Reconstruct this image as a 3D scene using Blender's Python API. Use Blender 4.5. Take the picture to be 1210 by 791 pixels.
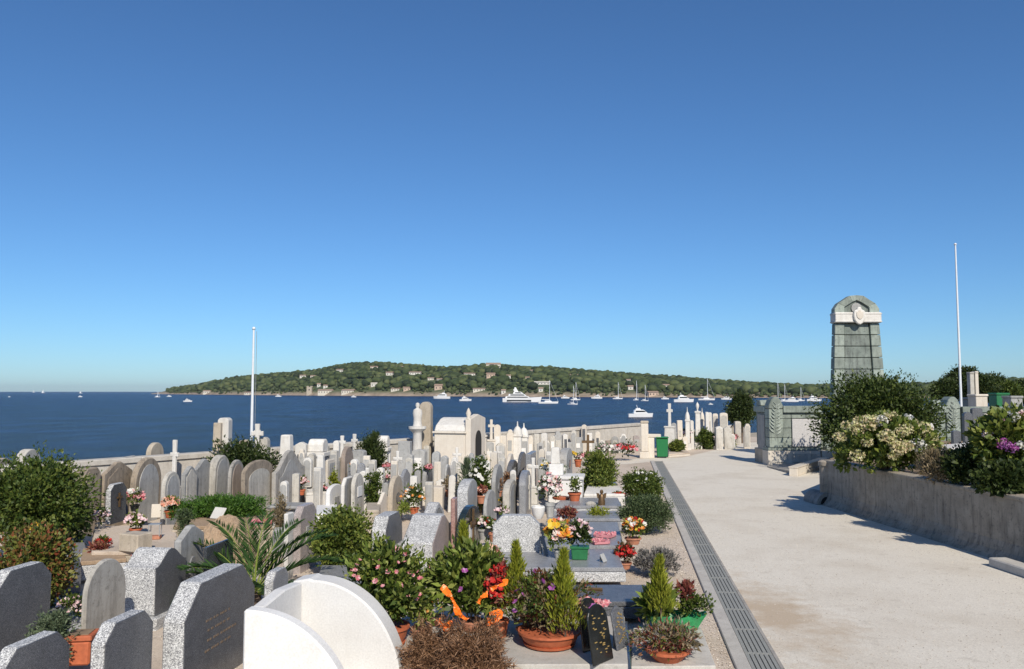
import bpy, bmesh, math, random
import numpy as np
from mathutils import Vector, Matrix

for _o in list(bpy.data.objects): bpy.data.objects.remove(_o)
SC = bpy.context.scene
COL = SC.collection
rad = math.radians
random.seed(7)

# ------------------------------------------------------------------ camera
CAMZ = 3.1; F = 981.0; W0, H0 = 1210.0, 791.0; HORIZON = 462.6
PITCH = math.atan((HORIZON - H0/2)/F)
cam_d = bpy.data.cameras.new('camera'); cam = bpy.data.objects.new('camera', cam_d); COL.objects.link(cam)
cam.location = (0, 0, CAMZ); cam.rotation_euler = (rad(90)+PITCH, 0, 0)
cam_d.sensor_width = 22.2; cam_d.lens = 22.2*F/W0; cam_d.clip_start = .1; cam_d.clip_end = 80000
SC.camera = cam
# ------------------------------------------------------------------ sky and sun (behind the camera, a little to the right)
SUN_EL = rad(37); SUN_AZ = (.25, -.968)
w = bpy.data.worlds.new('World'); SC.world = w; w.use_nodes = True
nt = w.node_tree; nt.nodes.clear()
sky = nt.nodes.new('ShaderNodeTexSky'); sky.sky_type = 'NISHITA'; sky.sun_disc = False
sky.sun_elevation = SUN_EL; sky.sun_rotation = math.atan2(SUN_AZ[0], SUN_AZ[1])
sky.altitude = 1000; sky.air_density = 1.0; sky.dust_density = .6; sky.ozone_density = 10
bg = nt.nodes.new('ShaderNodeBackground'); bg.inputs[1].default_value = .115
wo = nt.nodes.new('ShaderNodeOutputWorld')
wb_ = nt.nodes.new('ShaderNodeMix'); wb_.data_type = 'RGBA'; wb_.blend_type = 'MULTIPLY'; wb_.inputs[0].default_value = 1.0
wb_.inputs[7].default_value = (.88, 1.0, 1.0, 1)          # the camera's white balance: a slightly greener blue
nt.links.new(sky.outputs[0], wb_.inputs[6]); nt.links.new(wb_.outputs[2], bg.inputs[0]); nt.links.new(bg.outputs[0], wo.inputs[0])
sun_d = bpy.data.lights.new('sun', 'SUN'); sun = bpy.data.objects.new('sun', sun_d); COL.objects.link(sun)
sun_d.energy = 5.0; sun_d.angle = rad(.53); sun_d.color = (1, .92, .79)
_sd = Vector((SUN_AZ[0]*math.cos(SUN_EL), SUN_AZ[1]*math.cos(SUN_EL), math.sin(SUN_EL)))
sun.rotation_euler = _sd.to_track_quat('Z', 'Y').to_euler()
SC.view_settings.view_transform = 'Standard'; SC.view_settings.look = 'None'
SC.view_settings.exposure = 0.0; SC.view_settings.gamma = 1
SC.cycles.max_bounces = 5; SC.cycles.diffuse_bounces = 3; SC.cycles.transparent_max_bounces = 6
SC.cycles.use_denoising = True

# ------------------------------------------------------------------ pixel -> world
_fw = np.array([0, math.cos(PITCH), math.sin(PITCH)]); _up = np.array([0, -math.sin(PITCH), math.cos(PITCH)])
def ray(px, py): return np.array([px-W0/2, 0, 0]) + _up*(H0/2-py) + _fw*F
def at(px, py, z=0.0):
    r = ray(px, py); t = (z-CAMZ)/r[2]; return Vector((r[0]*t, r[1]*t, z))
def atd(px, py, Y):
    r = ray(px, py); t = Y/r[1]; return Vector((r[0]*t, Y, CAMZ+r[2]*t))
def proj(p):
    v = np.array([p[0], p[1], p[2]-CAMZ]); d = v@_fw; return (W0/2+F*v[0]/d, H0/2-F*(v@_up)/d)

# ------------------------------------------------------------------ materials
MATS = {}
def _n(nt, t, **kw):
    n = nt.nodes.new(t)
    for k, v in kw.items(): setattr(n, k, v)
    return n
def _ramp(nt, fac, stops):
    r = _n(nt, 'ShaderNodeValToRGB'); e = r.color_ramp.elements
    while len(e) < len(stops): e.new(.5)
    for i, (p, c) in enumerate(stops): e[i].position = p; e[i].color = (*c, 1)
    nt.links.new(fac, r.inputs[0]); return r.outputs[0]
def _noise(nt, vec, scale, detail=4, rough=.55):
    n = _n(nt, 'ShaderNodeTexNoise'); n.inputs['Scale'].default_value = scale; n.inputs['Detail'].default_value = detail
    n.inputs['Roughness'].default_value = rough; nt.links.new(vec, n.inputs['Vector']); return n.outputs[0]
def _mixc(nt, fac, a, b, mode='MIX'):
    m = _n(nt, 'ShaderNodeMix', data_type='RGBA', blend_type=mode)
    for sock, v in ((0, fac), (6, a), (7, b)):
        if isinstance(v, (int, float)): m.inputs[sock].default_value = v
        elif isinstance(v, tuple): m.inputs[sock].default_value = (*v, 1)
        else: nt.links.new(v, m.inputs[sock])
    return m.outputs[2]
def _new(name):
    m = bpy.data.materials.new(name); m.use_nodes = True; nt = m.node_tree
    b = nt.nodes['Principled BSDF']; MATS[name] = m
    return m, nt, b
def _coord(nt, kind='Object', stretch=None):
    tc = _n(nt, 'ShaderNodeTexCoord'); v = tc.outputs[kind]
    if stretch:
        mp = _n(nt, 'ShaderNodeMapping'); mp.inputs['Scale'].default_value = stretch; nt.links.new(v, mp.inputs[0]); v = mp.outputs[0]
    return v
def _oi(nt): return _n(nt, 'ShaderNodeObjectInfo').outputs['Random']
def _bump(nt, b, h, strength, dist=.02):
    bp = _n(nt, 'ShaderNodeBump'); bp.inputs['Strength'].default_value = strength; bp.inputs['Distance'].default_value = dist
    nt.links.new(h, bp.inputs['Height']); nt.links.new(bp.outputs[0], b.inputs['Normal'])
def stone_mat(name, c1, c2, stain=(.12, .11, .1), amt=.35, rough=.85, streak=True, bump=.25, scale=3.0, vary=.12):
    m, nt, b = _new(name); v = _coord(nt)
    base = _ramp(nt, _noise(nt, v, scale, 6), [(.3, c1), (.7, c2)])
    fine = _noise(nt, v, 55, 3)
    base = _mixc(nt, .22, base, _ramp(nt, fine, [(.3, (.25,)*3), (.7, (1,)*3)]), 'MULTIPLY')
    vs = _coord(nt, 'Object', (5, 5, .7)) if streak else v
    st = _ramp(nt, _noise(nt, vs, 1.6, 5, .65), [(.5, (0,)*3), (.75, (amt,)*3)])
    col = _mixc(nt, st, base, stain)
    sp = _ramp(nt, _noise(nt, v, 11, 6, .75), [(.54, (0,)*3), (.66, (amt*.9,)*3)])
    col = _mixc(nt, sp, col, tuple(x*.9+.02 for x in stain))
    mr = _n(nt, 'ShaderNodeMapRange'); nt.links.new(_oi(nt), mr.inputs[0]); mr.inputs[3].default_value = 1-vary; mr.inputs[4].default_value = 1+vary*.3
    cc = _n(nt, 'ShaderNodeCombineColor'); [nt.links.new(mr.outputs[0], cc.inputs[i]) for i in range(3)]
    col = _mixc(nt, 1.0, col, cc.outputs[0], 'MULTIPLY')
    nt.links.new(col, b.inputs['Base Color']); b.inputs['Roughness'].default_value = rough
    _bump(nt, b, _noise(nt, v, 40, 5), bump, .01); return m
def granite_mat(name, dark, light, mid, rough=.3, cell=260, vary=.15, contrast=.5):
    m, nt, b = _new(name); v = _coord(nt)
    vo = _n(nt, 'ShaderNodeTexVoronoi'); vo.inputs['Scale'].default_value = cell; nt.links.new(v, vo.inputs['Vector'])
    g = _n(nt, 'ShaderNodeSeparateColor'); nt.links.new(vo.outputs['Color'], g.inputs[0])
    c = _ramp(nt, g.outputs[0], [(.0, dark), (.3, dark), (.45, mid), (.75, mid), (.9, light)])
    big = _ramp(nt, _noise(nt, v, 6, 4), [(.3, (.7,)*3), (.7, (1.05,)*3)])
    c = _mixc(nt, .7, c, big, 'MULTIPLY')
    nt.links.new(c, b.inputs['Base Color']); b.inputs['Roughness'].default_value = rough
    return m
def plain_mat(name, c, rough=.6, metal=0.0, var=.18, scale=12):
    m, nt, b = _new(name); v = _coord(nt)
    col = _ramp(nt, _noise(nt, v, scale, 4), [(.25, tuple(x*(1-var) for x in c)), (.75, tuple(min(1, x*(1+var)) for x in c))])
    nt.links.new(col, b.inputs['Base Color']); b.inputs['Roughness'].default_value = rough; b.inputs['Metallic'].default_value = metal
    return m
def leaf_mat(name, cols, rough=.55, trans=.25):
    m, nt, b = _new(name)
    g = _n(nt, 'ShaderNodeNewGeometry'); k = len(cols)
    col = _ramp(nt, g.outputs['Random Per Island'], [(i/max(1, k-1), c) for i, c in enumerate(cols)])
    nt.links.new(col, b.inputs['Base Color']); b.inputs['Roughness'].default_value = rough
    b.inputs['Specular IOR Level'].default_value = .35
    tr = _n(nt, 'ShaderNodeBsdfTranslucent'); nt.links.new(col, tr.inputs[0])
    mx = _n(nt, 'ShaderNodeMixShader'); mx.inputs[0].default_value = trans
    nt.links.new(b.outputs[0], mx.inputs[1]); nt.links.new(tr.outputs[0], mx.inputs[2])
    nt.links.new(mx.outputs[0], nt.nodes['Material Output'].inputs[0]); return m

stone_mat('white', (.64, .61, .56), (.75, .73, .69), (.36, .32, .27), .4, .8)
stone_mat('plaster', (.25, .20, .15), (.40, .335, .26), (.09, .075, .06), .8, .92, vary=.2)
stone_mat('plaster_grey', (.36, .34, .31), (.50, .475, .44), (.13, .12, .105), .8, .92, vary=.2)
stone_mat('white_clean', (.72, .70, .67), (.78, .77, .745), (.5, .47, .43), .16, .7, bump=.1)
stone_mat('cream', (.64, .57, .48), (.72, .66, .57), (.35, .3, .25), .3)
stone_mat('pale', (.46, .43, .38), (.60, .57, .51), (.17, .155, .13), .6, vary=.22)
stone_mat('pale_grey', (.34, .34, .33), (.48, .475, .46), (.15, .145, .135), .55, vary=.25)
stone_mat('beige', (.40, .34, .26), (.52, .45, .36), (.18, .15, .12), .5)
stone_mat('brown', (.27, .22, .18), (.38, .31, .26), (.12, .1, .09), .5)
stone_mat('concrete', (.30, .28, .25), (.42, .39, .35), (.08, .075, .07), .75, .9, bump=.4)
stone_mat('concrete_wall', (.28, .24, .19), (.42, .365, .295), (.07, .06, .05), .8, .92, bump=.5)
stone_mat('concrete_light', (.46, .43, .39), (.56, .53, .48), (.25, .23, .2), .4, .9)
stone_mat('wall_stone', (.50, .46, .40), (.62, .58, .52), (.28, .25, .21), .45, .9, bump=.5)
stone_mat('green_marble', (.22, .26, .225), (.36, .41, .355), (.07, .085, .075), .7, .6, bump=.35, scale=2.2, vary=.3)
stone_mat('green_pale', (.34, .39, .345), (.46, .50, .45), (.14, .16, .14), .5)
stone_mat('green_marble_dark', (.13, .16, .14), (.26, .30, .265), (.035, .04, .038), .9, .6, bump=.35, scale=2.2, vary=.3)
granite_mat('granite_rough', (.20, .20, .21), (.75, .75, .74), (.50, .50, .49), .6, 120)
granite_mat('granite_polish', (.055, .058, .066), (.24, .245, .26), (.115, .118, .128), .34, 240)
granite_mat('granite_dark', (.03, .034, .04), (.13, .14, .15), (.06, .065, .075), .18, 260)
granite_mat('granite_slab', (.16, .165, .18), (.42, .43, .45), (.28, .28, .285), .38, 240)
granite_mat('granite_red', (.22, .11, .09), (.55, .38, .33), (.36, .22, .19), .35, 200)
granite_mat('granite_pink', (.25, .22, .21), (.55, .47, .44), (.38, .33, .31), .35, 160)
plain_mat('black_marble', (.012, .014, .014), .15, 0, .5, 8)
plain_mat('green_black', (.02, .03, .032), .14, 0, .6, 6)
plain_mat('terracotta', (.42, .11, .045), .7, 0, .2, 20)
plain_mat('terracotta_faded', (.40, .17, .10), .8, 0, .25, 14)
plain_mat('green_plastic', (.02, .14, .05), .4)
plain_mat('bin_green', (.012, .15, .045), .4, 0, .1)
plain_mat('foil_green', (.03, .30, .10), .22, 0, .35, 18)
plain_mat('tray_green', (.05, .3, .14), .5)
plain_mat('metal_white', (.68, .70, .72), .35, 0, .06)
plain_mat('metal_grey', (.33, .34, .34), .5, .3, .2)
plain_mat('steel_grate', (.27, .27, .245), .7, .05, .25, 40)
plain_mat('bronze', (.16, .10, .05), .45, .6)
plain_mat('gold', (.55, .38, .14), .4, .5)
plain_mat('rust_ink', (.20, .145, .10), .6)
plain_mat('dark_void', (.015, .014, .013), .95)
plain_mat('channel_shade', (.13, .12, .105), .95)
plain_mat('bark', (.10, .07, .05), .9, 0, .3, 25)
plain_mat('soil', (.22, .155, .10), .95, 0, .35, 8)
plain_mat('ribbon', (.85, .17, .01), .4, 0, .15)
plain_mat('hull_white', (.74, .74, .74), .35, 0, .04)
plain_mat('hull_dark', (.06, .07, .09), .3)
plain_mat('glass_dark', (.02, .025, .03), .08, 0, .1)
plain_mat('house_wall', (.60, .55, .46), .8)
plain_mat('house_white', (.58, .56, .51), .8)
plain_mat('house_pink', (.48, .36, .28), .8)
plain_mat('house_roof', (.30, .21, .155), .85)
plain_mat('yellow_glaze', (.62, .34, .03), .35, 0, .4, 20)
plain_mat('gate_stone', (.45, .37, .30), .85)
plain_mat('bin_black', (.02, .02, .02), .6)
leaf_mat('leaf_dark', [(.018, .032, .008), (.038, .062, .014), (.085, .11, .028)])
leaf_mat('leaf_mid', [(.03, .055, .010), (.07, .11, .018), (.15, .18, .036)])
leaf_mat('leaf_light', [(.05, .08, .014), (.12, .165, .026), (.24, .26, .055)])
leaf_mat('leaf_lime', [(.13, .19, .03), (.22, .28, .05), (.34, .36, .10)])
leaf_mat('leaf_grey', [(.06, .085, .05), (.10, .14, .075), (.17, .21, .12)])
leaf_mat('leaf_pine', [(.035, .06, .022), (.075, .11, .045), (.14, .18, .08)])
leaf_mat('leaf_gold', [(.10, .13, .012), (.22, .25, .02), (.36, .36, .045)])
leaf_mat('leaf_brown', [(.09, .045, .024), (.20, .105, .055), (.34, .20, .115)], trans=.1)
leaf_mat('leaf_dry', [(.10, .09, .045), (.2, .15, .085), (.34, .27, .17)], trans=.15)
leaf_mat('leaf_red', [(.03, .05, .012), (.10, .06, .02), (.22, .05, .03)])
leaf_mat('leaf_green_red', [(.03, .06, .01), (.09, .12, .02), (.20, .20, .04), (.16, .10, .03), (.26, .06, .03)])
leaf_mat('leaf_coleus', [(.10, .02, .02), (.24, .06, .05), (.30, .16, .08)])
leaf_mat('palm_leaf', [(.010, .034, .006), (.024, .065, .011), (.055, .10, .022)], .85, .08)
leaf_mat('leaf_laurel', [(.02, .038, .008), (.05, .08, .015), (.11, .14, .03)])
leaf_mat('lavender', [(.13, .13, .12), (.2, .19, .17), (.3, .27, .25)])
leaf_mat('grass', [(.03, .08, .01), (.06, .14, .018), (.11, .2, .03)])
for nm, cs in dict(pink=[(.55, .10, .14), (.72, .30, .33), (.8, .5, .5)], palepink=[(.72, .42, .45), (.8, .6, .6), (.82, .74, .70)],
                   red=[(.35, .008, .01), (.55, .02, .02), (.65, .06, .04)], orange=[(.65, .16, .02), (.8, .34, .05), (.8, .45, .2)],
                   yellow=[(.75, .42, .02), (.8, .55, .04), (.8, .62, .15)], white_petal=[(.7, .68, .6), (.8, .79, .75)],
                   cream_petal=[(.40, .42, .16), (.60, .58, .30), (.64, .48, .30), (.72, .70, .48)], purple=[(.30, .04, .22), (.42, .12, .40), (.55, .3, .5)],
                   lilac=[(.40, .38, .62), (.6, .58, .75)], salmon=[(.7, .25, .14), (.8, .45, .35), (.8, .65, .5)],
                   mixpink=[(.6, .12, .15), (.75, .4, .38), (.8, .72, .6), (.8, .78, .7)]).items():
    leaf_mat(nm, cs, .6, .3)

# gravel path
def gravel_mat(name, a, b_, dirt, amt, sc=1.0):
    m, nt, b = _new(name); v = _coord(nt)
    c = _ramp(nt, _noise(nt, v, 55*sc, 4, .7), [(.3, a), (.7, b_)])
    c = _mixc(nt, _ramp(nt, _noise(nt, v, .42, 5, .6), [(.48, (0,)*3), (.72, (amt,)*3)]), c, dirt)
    c = _mixc(nt, _ramp(nt, _noise(nt, v, 2.6, 6, .7), [(.56, (0,)*3), (.72, (amt*.8,)*3)]), c, tuple(x*.75 for x in dirt))
    vo = _n(nt, 'ShaderNodeTexVoronoi'); vo.inputs['Scale'].default_value = 90*sc; nt.links.new(v, vo.inputs['Vector'])
    g = _n(nt, 'ShaderNodeSeparateColor'); nt.links.new(vo.outputs['Color'], g.inputs[0])
    c = _mixc(nt, .35, c, _ramp(nt, g.outputs[1], [(.0, (.55,)*3), (.5, (1,)*3)]), 'MULTIPLY')
    nt.links.new(c, b.inputs['Base Color']); b.inputs['Roughness'].default_value = .95
    _bump(nt, b, _noise(nt, v, 70*sc, 5, .8), .5, .01); return m
gravel_mat('path_gravel', (.56, .51, .43), (.77, .715, .62), (.46, .39, .30), .5)
gravel_mat('plot_gravel', (.46, .38, .30), (.66, .56, .46), (.30, .23, .165), .6)
gravel_mat('earth', (.28, .19, .12), (.42, .31, .21), (.2, .14, .09), .5, .6)
gravel_mat('land', (.30, .26, .2), (.44, .39, .32), (.14, .14, .08), .6, .4)
_m = MATS['path_gravel']; _t = _m.node_tree; _b = _t.nodes['Principled BSDF']; _old = _b.inputs['Base Color'].links[0].from_socket
_v = _coord(_t); _mp = _n(_t, 'ShaderNodeMapping'); _mp.inputs['Location'].default_value = (-3.62/1.1, -11.9/2.4, 0); _mp.inputs['Scale'].default_value = (1/1.1, 1/2.4, 1)
_t.links.new(_v, _mp.inputs[0]); _ln = _n(_t, 'ShaderNodeVectorMath', operation='LENGTH'); _t.links.new(_mp.outputs[0], _ln.inputs[0])
_ad = _n(_t, 'ShaderNodeMath', operation='MULTIPLY_ADD'); _t.links.new(_noise(_t, _v, 1.7, 6, .7), _ad.inputs[0]); _ad.inputs[1].default_value = 2.6; _t.links.new(_ln.outputs['Value'], _ad.inputs[2])
_f = _ramp(_t, _ad.outputs[0], [(.0, (0,)*3), (1, (1,)*3)]); _r = _t.nodes.new('ShaderNodeMapRange'); _t.links.new(_ad.outputs[0], _r.inputs[0])
_r.inputs[1].default_value = 1.45; _r.inputs[2].default_value = 2.25; _r.inputs[3].default_value = .75; _r.inputs[4].default_value = 0
_t.links.new(_mixc(_t, _r.outputs[0], _old, (.42, .31, .20)), _b.inputs['Base Color'])
# names carved in rows on pale marble
def names_mat(name):
    m, nt, b = _new(name); v = _coord(nt)
    s = _n(nt, 'ShaderNodeSeparateXYZ'); nt.links.new(v, s.inputs[0])
    w1 = _n(nt, 'ShaderNodeTexWave', bands_direction='Z'); w1.inputs['Scale'].default_value = 7.5; nt.links.new(v, w1.inputs['Vector'])
    n2 = _noise(nt, _coord(nt, 'Object', (9, 9, 24)), 3.0, 2)
    col = _mixc(nt, 1.0, _ramp(nt, w1.outputs[0], [(.55, (.93,)*3), (.8, (.72,)*3)]), _ramp(nt, n2, [(.4, (.8,)*3), (.6, (1,)*3)]), 'MULTIPLY')
    col = _mixc(nt, 1.0, (.62, .60, .59), col, 'MULTIPLY')
    nt.links.new(col, b.inputs['Base Color']); b.inputs['Roughness'].default_value = .5
names_mat('names_marble')
# sea
def sea_mat():
    m, nt, b = _new('sea_water'); v = _coord(nt, 'Object', (.55, 1.0, 1))
    c = _ramp(nt, _noise(nt, v, .012, 5, .6), [(.3, (.0012, .010, .050)), (.7, (.0025, .0165, .080))])
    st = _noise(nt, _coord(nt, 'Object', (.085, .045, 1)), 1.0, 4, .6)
    c = _mixc(nt, 1.0, c, _ramp(nt, st, [(.36, (.35, .4, .5)), (.5, (1, 1, 1)), (.66, (3.0, 2.3, 1.9))]), 'MULTIPLY')  # ripples: bright and dark sides of the waves put into the water colour
    nt.links.new(c, b.inputs['Base Color']); b.inputs['Roughness'].default_value = .25; b.inputs['IOR'].default_value = 1.33
    b.inputs['Specular IOR Level'].default_value = .06
    n1 = _noise(nt, v, .55, 8, .72); n2 = _noise(nt, v, .09, 4, .6)
    ad = _n(nt, 'ShaderNodeMath', operation='ADD'); nt.links.new(n1, ad.inputs[0]); nt.links.new(n2, ad.inputs[1])
    _bump(nt, b, ad.outputs[0], 1.0, 2.6)
sea_mat()
def hill_mat():
    m, nt, b = _new('hill_ground'); g = _n(nt, 'ShaderNodeNewGeometry')
    s = _n(nt, 'ShaderNodeSeparateXYZ'); nt.links.new(g.outputs['Position'], s.inputs[0])
    mr = _n(nt, 'ShaderNodeMapRange'); nt.links.new(s.outputs[2], mr.inputs[0]); mr.inputs[1].default_value = -3; mr.inputs[2].default_value = 4
    veg = _ramp(nt, _noise(nt, g.outputs['Position'], .02, 5), [(.35, (.05, .07, .03)), (.6, (.09, .11, .04)), (.75, (.26, .23, .13))])
    rock = _ramp(nt, _noise(nt, g.outputs['Position'], .05, 6, .7), [(.3, (.17, .13, .09)), (.7, (.42, .33, .25))])
    nt.links.new(_mixc(nt, mr.outputs[0], rock, veg), b.inputs['Base Color']); b.inputs['Roughness'].default_value = .95
hill_mat()

# ------------------------------------------------------------------ mesh helpers
class MB:
    def __init__(s): s.v = []; s.f = []
    def add(s, vs, fs):
        o = len(s.v); s.v += [tuple(p) for p in vs]; s.f += [tuple(i+o for i in f) for f in fs]; return s
    def box(s, x, y, z, sx, sy, sz, rz=0.0, taper=1.0):        # z is the bottom
        vs = []
        for k, zz in ((1.0, z), (taper, z+sz)):
            for a, b_ in ((-1, -1), (1, -1), (1, 1), (-1, 1)):
                px, py = a*sx/2*k, b_*sy/2*k
                vs.append((x+px*math.cos(rz)-py*math.sin(rz), y+px*math.sin(rz)+py*math.cos(rz), zz))
        return s.add(vs, [(3, 2, 1, 0), (4, 5, 6, 7), (0, 1, 5, 4), (1, 2, 6, 5), (2, 3, 7, 6), (3, 0, 4, 7)])
    def prism(s, prof, x0, x1):                               # profile in (y, z), run from x0 to x1
        n = len(prof)
        vs = [(x0, y, z) for y, z in prof]+[(x1, y, z) for y, z in prof]
        return s.add(vs, [tuple(range(n-1, -1, -1)), tuple(range(n, 2*n))]+[(i, (i+1) % n, n+(i+1) % n, n+i) for i in range(n)])
    def prism_y(s, prof, y0, y1):                             # profile in (x, z), run from y0 to y1
        n = len(prof)
        vs = [(x, y0, z) for x, z in prof]+[(x, y1, z) for x, z in prof]
        return s.add(vs, [tuple(range(n)), tuple(range(2*n-1, n-1, -1))]+[(n+i, n+(i+1) % n, (i+1) % n, i) for i in range(n)])
    def poly(s, pts, z0, z1):                                 # plan outline from z0 to z1
        n = len(pts); vs = [(x, y, z0) for x, y in pts]+[(x, y, z1) for x, y in pts]
        return s.add(vs, [tuple(range(n-1, -1, -1)), tuple(range(n, 2*n))]+[(i, (i+1) % n, n+(i+1) % n, n+i) for i in range(n)])
    def lathe(s, prof, seg=16, x=0, y=0, z=0, sx=1.0, sy=1.0):
        vs = []; n = len(prof)
        for i in range(seg):
            a = 2*math.pi*i/seg
            vs += [(x+r*math.cos(a)*sx, y+r*math.sin(a)*sy, z+h) for r, h in prof]
        fs = [(i*n+j, ((i+1) % seg)*n+j, ((i+1) % seg)*n+j+1, i*n+j+1) for i in range(seg) for j in range(n-1)]
        fs.append(tuple(i*n for i in range(seg-1, -1, -1))); fs.append(tuple(i*n+n-1 for i in range(seg)))
        return s.add(vs, fs)
    def tube(s, pts, rs, seg=8):
        pts = [Vector(p) for p in pts]; n = len(pts)
        if not hasattr(rs, '__len__'): rs = [rs]*n
        vs = []
        for i, p in enumerate(pts):
            d = (pts[min(i+1, n-1)]-pts[max(i-1, 0)]).normalized()
            a = d.orthogonal().normalized() if abs(d.z) < .9 else Vector((1, 0, 0)); b_ = d.cross(a).normalized(); a = b_.cross(d)
            for k in range(seg):
                t = 2*math.pi*k/seg; vs.append(p+(a*math.cos(t)+b_*math.sin(t))*rs[i])
        fs = [(i*seg+k, i*seg+(k+1) % seg, (i+1)*seg+(k+1) % seg, (i+1)*seg+k) for i in range(n-1) for k in range(seg)]
        fs.append(tuple(range(seg-1, -1, -1))); fs.append(tuple((n-1)*seg+k for k in range(seg)))
        return s.add(vs, fs)
    def build(s, name, mat, parent=None, loc=None, rz=0.0, bevel=0.0, smooth=False, kind=None):
        me = bpy.data.meshes.new(name); bm = bmesh.new()
        bv = [bm.verts.new(p) for p in s.v]
        for f in s.f:
            try: bm.faces.new([bv[i] for i in f])
            except ValueError: pass
        bmesh.ops.recalc_face_normals(bm, faces=bm.faces)
        if bevel:
            es = [e for e in bm.edges if len(e.link_faces) == 2 and e.calc_face_angle(0) > .5]
            bmesh.ops.bevel(bm, geom=es, offset=bevel, segments=1, affect='EDGES', clamp_overlap=True)
        if smooth:
            for f in bm.faces: f.smooth = len(f.verts) <= 4
            for e in bm.edges: e.smooth = e.calc_face_angle(0) < .7 if len(e.link_faces) == 2 else True
        bm.to_mesh(me); bm.free(); me.materials.append(MATS[mat])
        return link(name, me, parent, loc, rz, kind)
def link(name, me, parent=None, loc=None, rz=0.0, kind=None):
    o = bpy.data.objects.new(name, me); COL.objects.link(o)
    if parent is not None: o.parent = parent
    if loc is not None: o.location = loc
    if rz: o.rotation_euler = (0, 0, rz)
    if kind: o['kind'] = kind
    return o
def empty(name, loc, rz=0.0):
    o = bpy.data.objects.new(name, None); COL.objects.link(o); o.location = loc; o.rotation_euler = (0, 0, rz)
    o.empty_display_size = .2; return o
def tag(o, label, cat, group=None):
    o['label'] = label; o['category'] = cat
    if group: o['group'] = group
    return o
def thing(name, label, cat, loc, rz=0.0, group=None): return tag(empty(name, loc, rz), label, cat, group)
def struct(o): o['kind'] = 'structure'; return o

def quads_mesh(name, V, mat, per=4):
    n = len(V)//per; me = bpy.data.meshes.new(name)
    me.vertices.add(len(V)); me.vertices.foreach_set('co', np.asarray(V, dtype=np.float32).ravel())
    me.loops.add(n*per); me.loops.foreach_set('vertex_index', np.arange(n*per, dtype=np.int32))
    me.polygons.add(n); me.polygons.foreach_set('loop_start', np.arange(0, n*per, per, dtype=np.int32))
    me.update(calc_edges=True); me.materials.append(MATS[mat]); return me
def leaves(C, D, L, Wd, rng, fold=.25):
    """rhombus leaves at C pointing along D (unit rows), lengths L, widths Wd"""
    n = len(C); L = np.broadcast_to(L, n)[:, None]; Wd = np.broadcast_to(Wd, n)[:, None]
    R = rng.normal(size=(n, 3)); S = np.cross(D, R); S /= np.linalg.norm(S, axis=1)[:, None]+1e-9
    N = np.cross(D, S)
    V = np.empty((n, 4, 3)); V[:, 0] = C; V[:, 1] = C+D*L*.45+S*Wd*.5+N*Wd*fold; V[:, 2] = C+D*L; V[:, 3] = C+D*L*.45-S*Wd*.5+N*Wd*fold
    return V.reshape(-1, 3)
def unit(v): return v/(np.linalg.norm(v, axis=1)[:, None]+1e-9)
def cloud(rng, n, rx, ry, rz, nclump, rc, L, Wd, up=.3, lo=-.75, zc=0.0, inner=.55):
    """leaf clumps spread through an ellipsoid; returns quads"""
    d = unit(rng.normal(size=(nclump, 3))); d[:, 2] = np.where(d[:, 2] < lo, -d[:, 2], d[:, 2])
    rr = (inner+(1-inner)*rng.rand(nclump)**.7)*np.where(rng.rand(nclump) < .14, 1.16, 1)
    K = d*rr[:, None]*np.array([rx-rc*.6, ry-rc*.6, rz-rc*.6])
    idx = rng.randint(0, nclump, n); sz = rc*(.6+.7*rng.rand(nclump))[idx]
    off = unit(rng.normal(size=(n, 3)))*(rng.rand(n)**.5)[:, None]*sz[:, None]
    C = K[idx]+off; C[:, 2] += zc
    out = unit(C-np.array([0, 0, zc])); D = unit(off/sz[:, None]*.6+out*.5+rng.normal(size=(n, 3))*.55+np.array([0, 0, up]))
    k = .7+.6*rng.rand(n)
    return leaves(C, D, L*k, Wd*k, rng)
def shoots(rng, n, rx, ry, rz, zc, L, Wd, k=9, reach=1.22):
    """leafy twigs sticking out of a shrub so that its outline is uneven"""
    d = unit(rng.normal(size=(n, 3))); d[:, 2] = np.where(d[:, 2] < -.25, -d[:, 2], d[:, 2]); out = []
    f = np.linspace(.7, 1, k); R3 = np.array([rx, ry, rz]); en = d*R3*rng.uniform(1.02, reach, n)[:, None]; en[:, 2] += rng.uniform(0, .08, n)*rz
    for i in range(k):
        C = en*f[i]+rng.normal(size=(n, 3))*L*.18; C[:, 2] += zc
        D = unit(d+rng.normal(size=(n, 3))*.75+np.array([0, 0, .25])); s = (.75+.5*rng.rand(n))*(1.05-.45*i/k)
        out.append(leaves(C, D, L*s, Wd*s, rng))
    return np.concatenate(out)
def blossoms(rng, C, r, petals=6, cup=.35):
    """small flowers: petals round each centre C, facing outwards/up"""
    out = []
    for c in C:
        ax = unit((rng.normal(size=(1, 3))*.5+np.array([[.05, -.55, .75]])))[0]
        a = np.cross(ax, [1, 0, .2]); a /= np.linalg.norm(a); b = np.cross(ax, a); r_ = r*(.7+.6*rng.rand())
        for k in range(petals):
            t = 2*math.pi*(k+rng.rand()*.4)/petals; dr = a*math.cos(t)+b*math.sin(t); sd = np.cross(ax, dr)
            out += [c, c+dr*r_*.6+sd*r_*.42+ax*r_*cup*.6, c+dr*r_+ax*r_*cup, c+dr*r_*.6-sd*r_*.42+ax*r_*cup*.6]
    return np.array(out)
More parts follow.
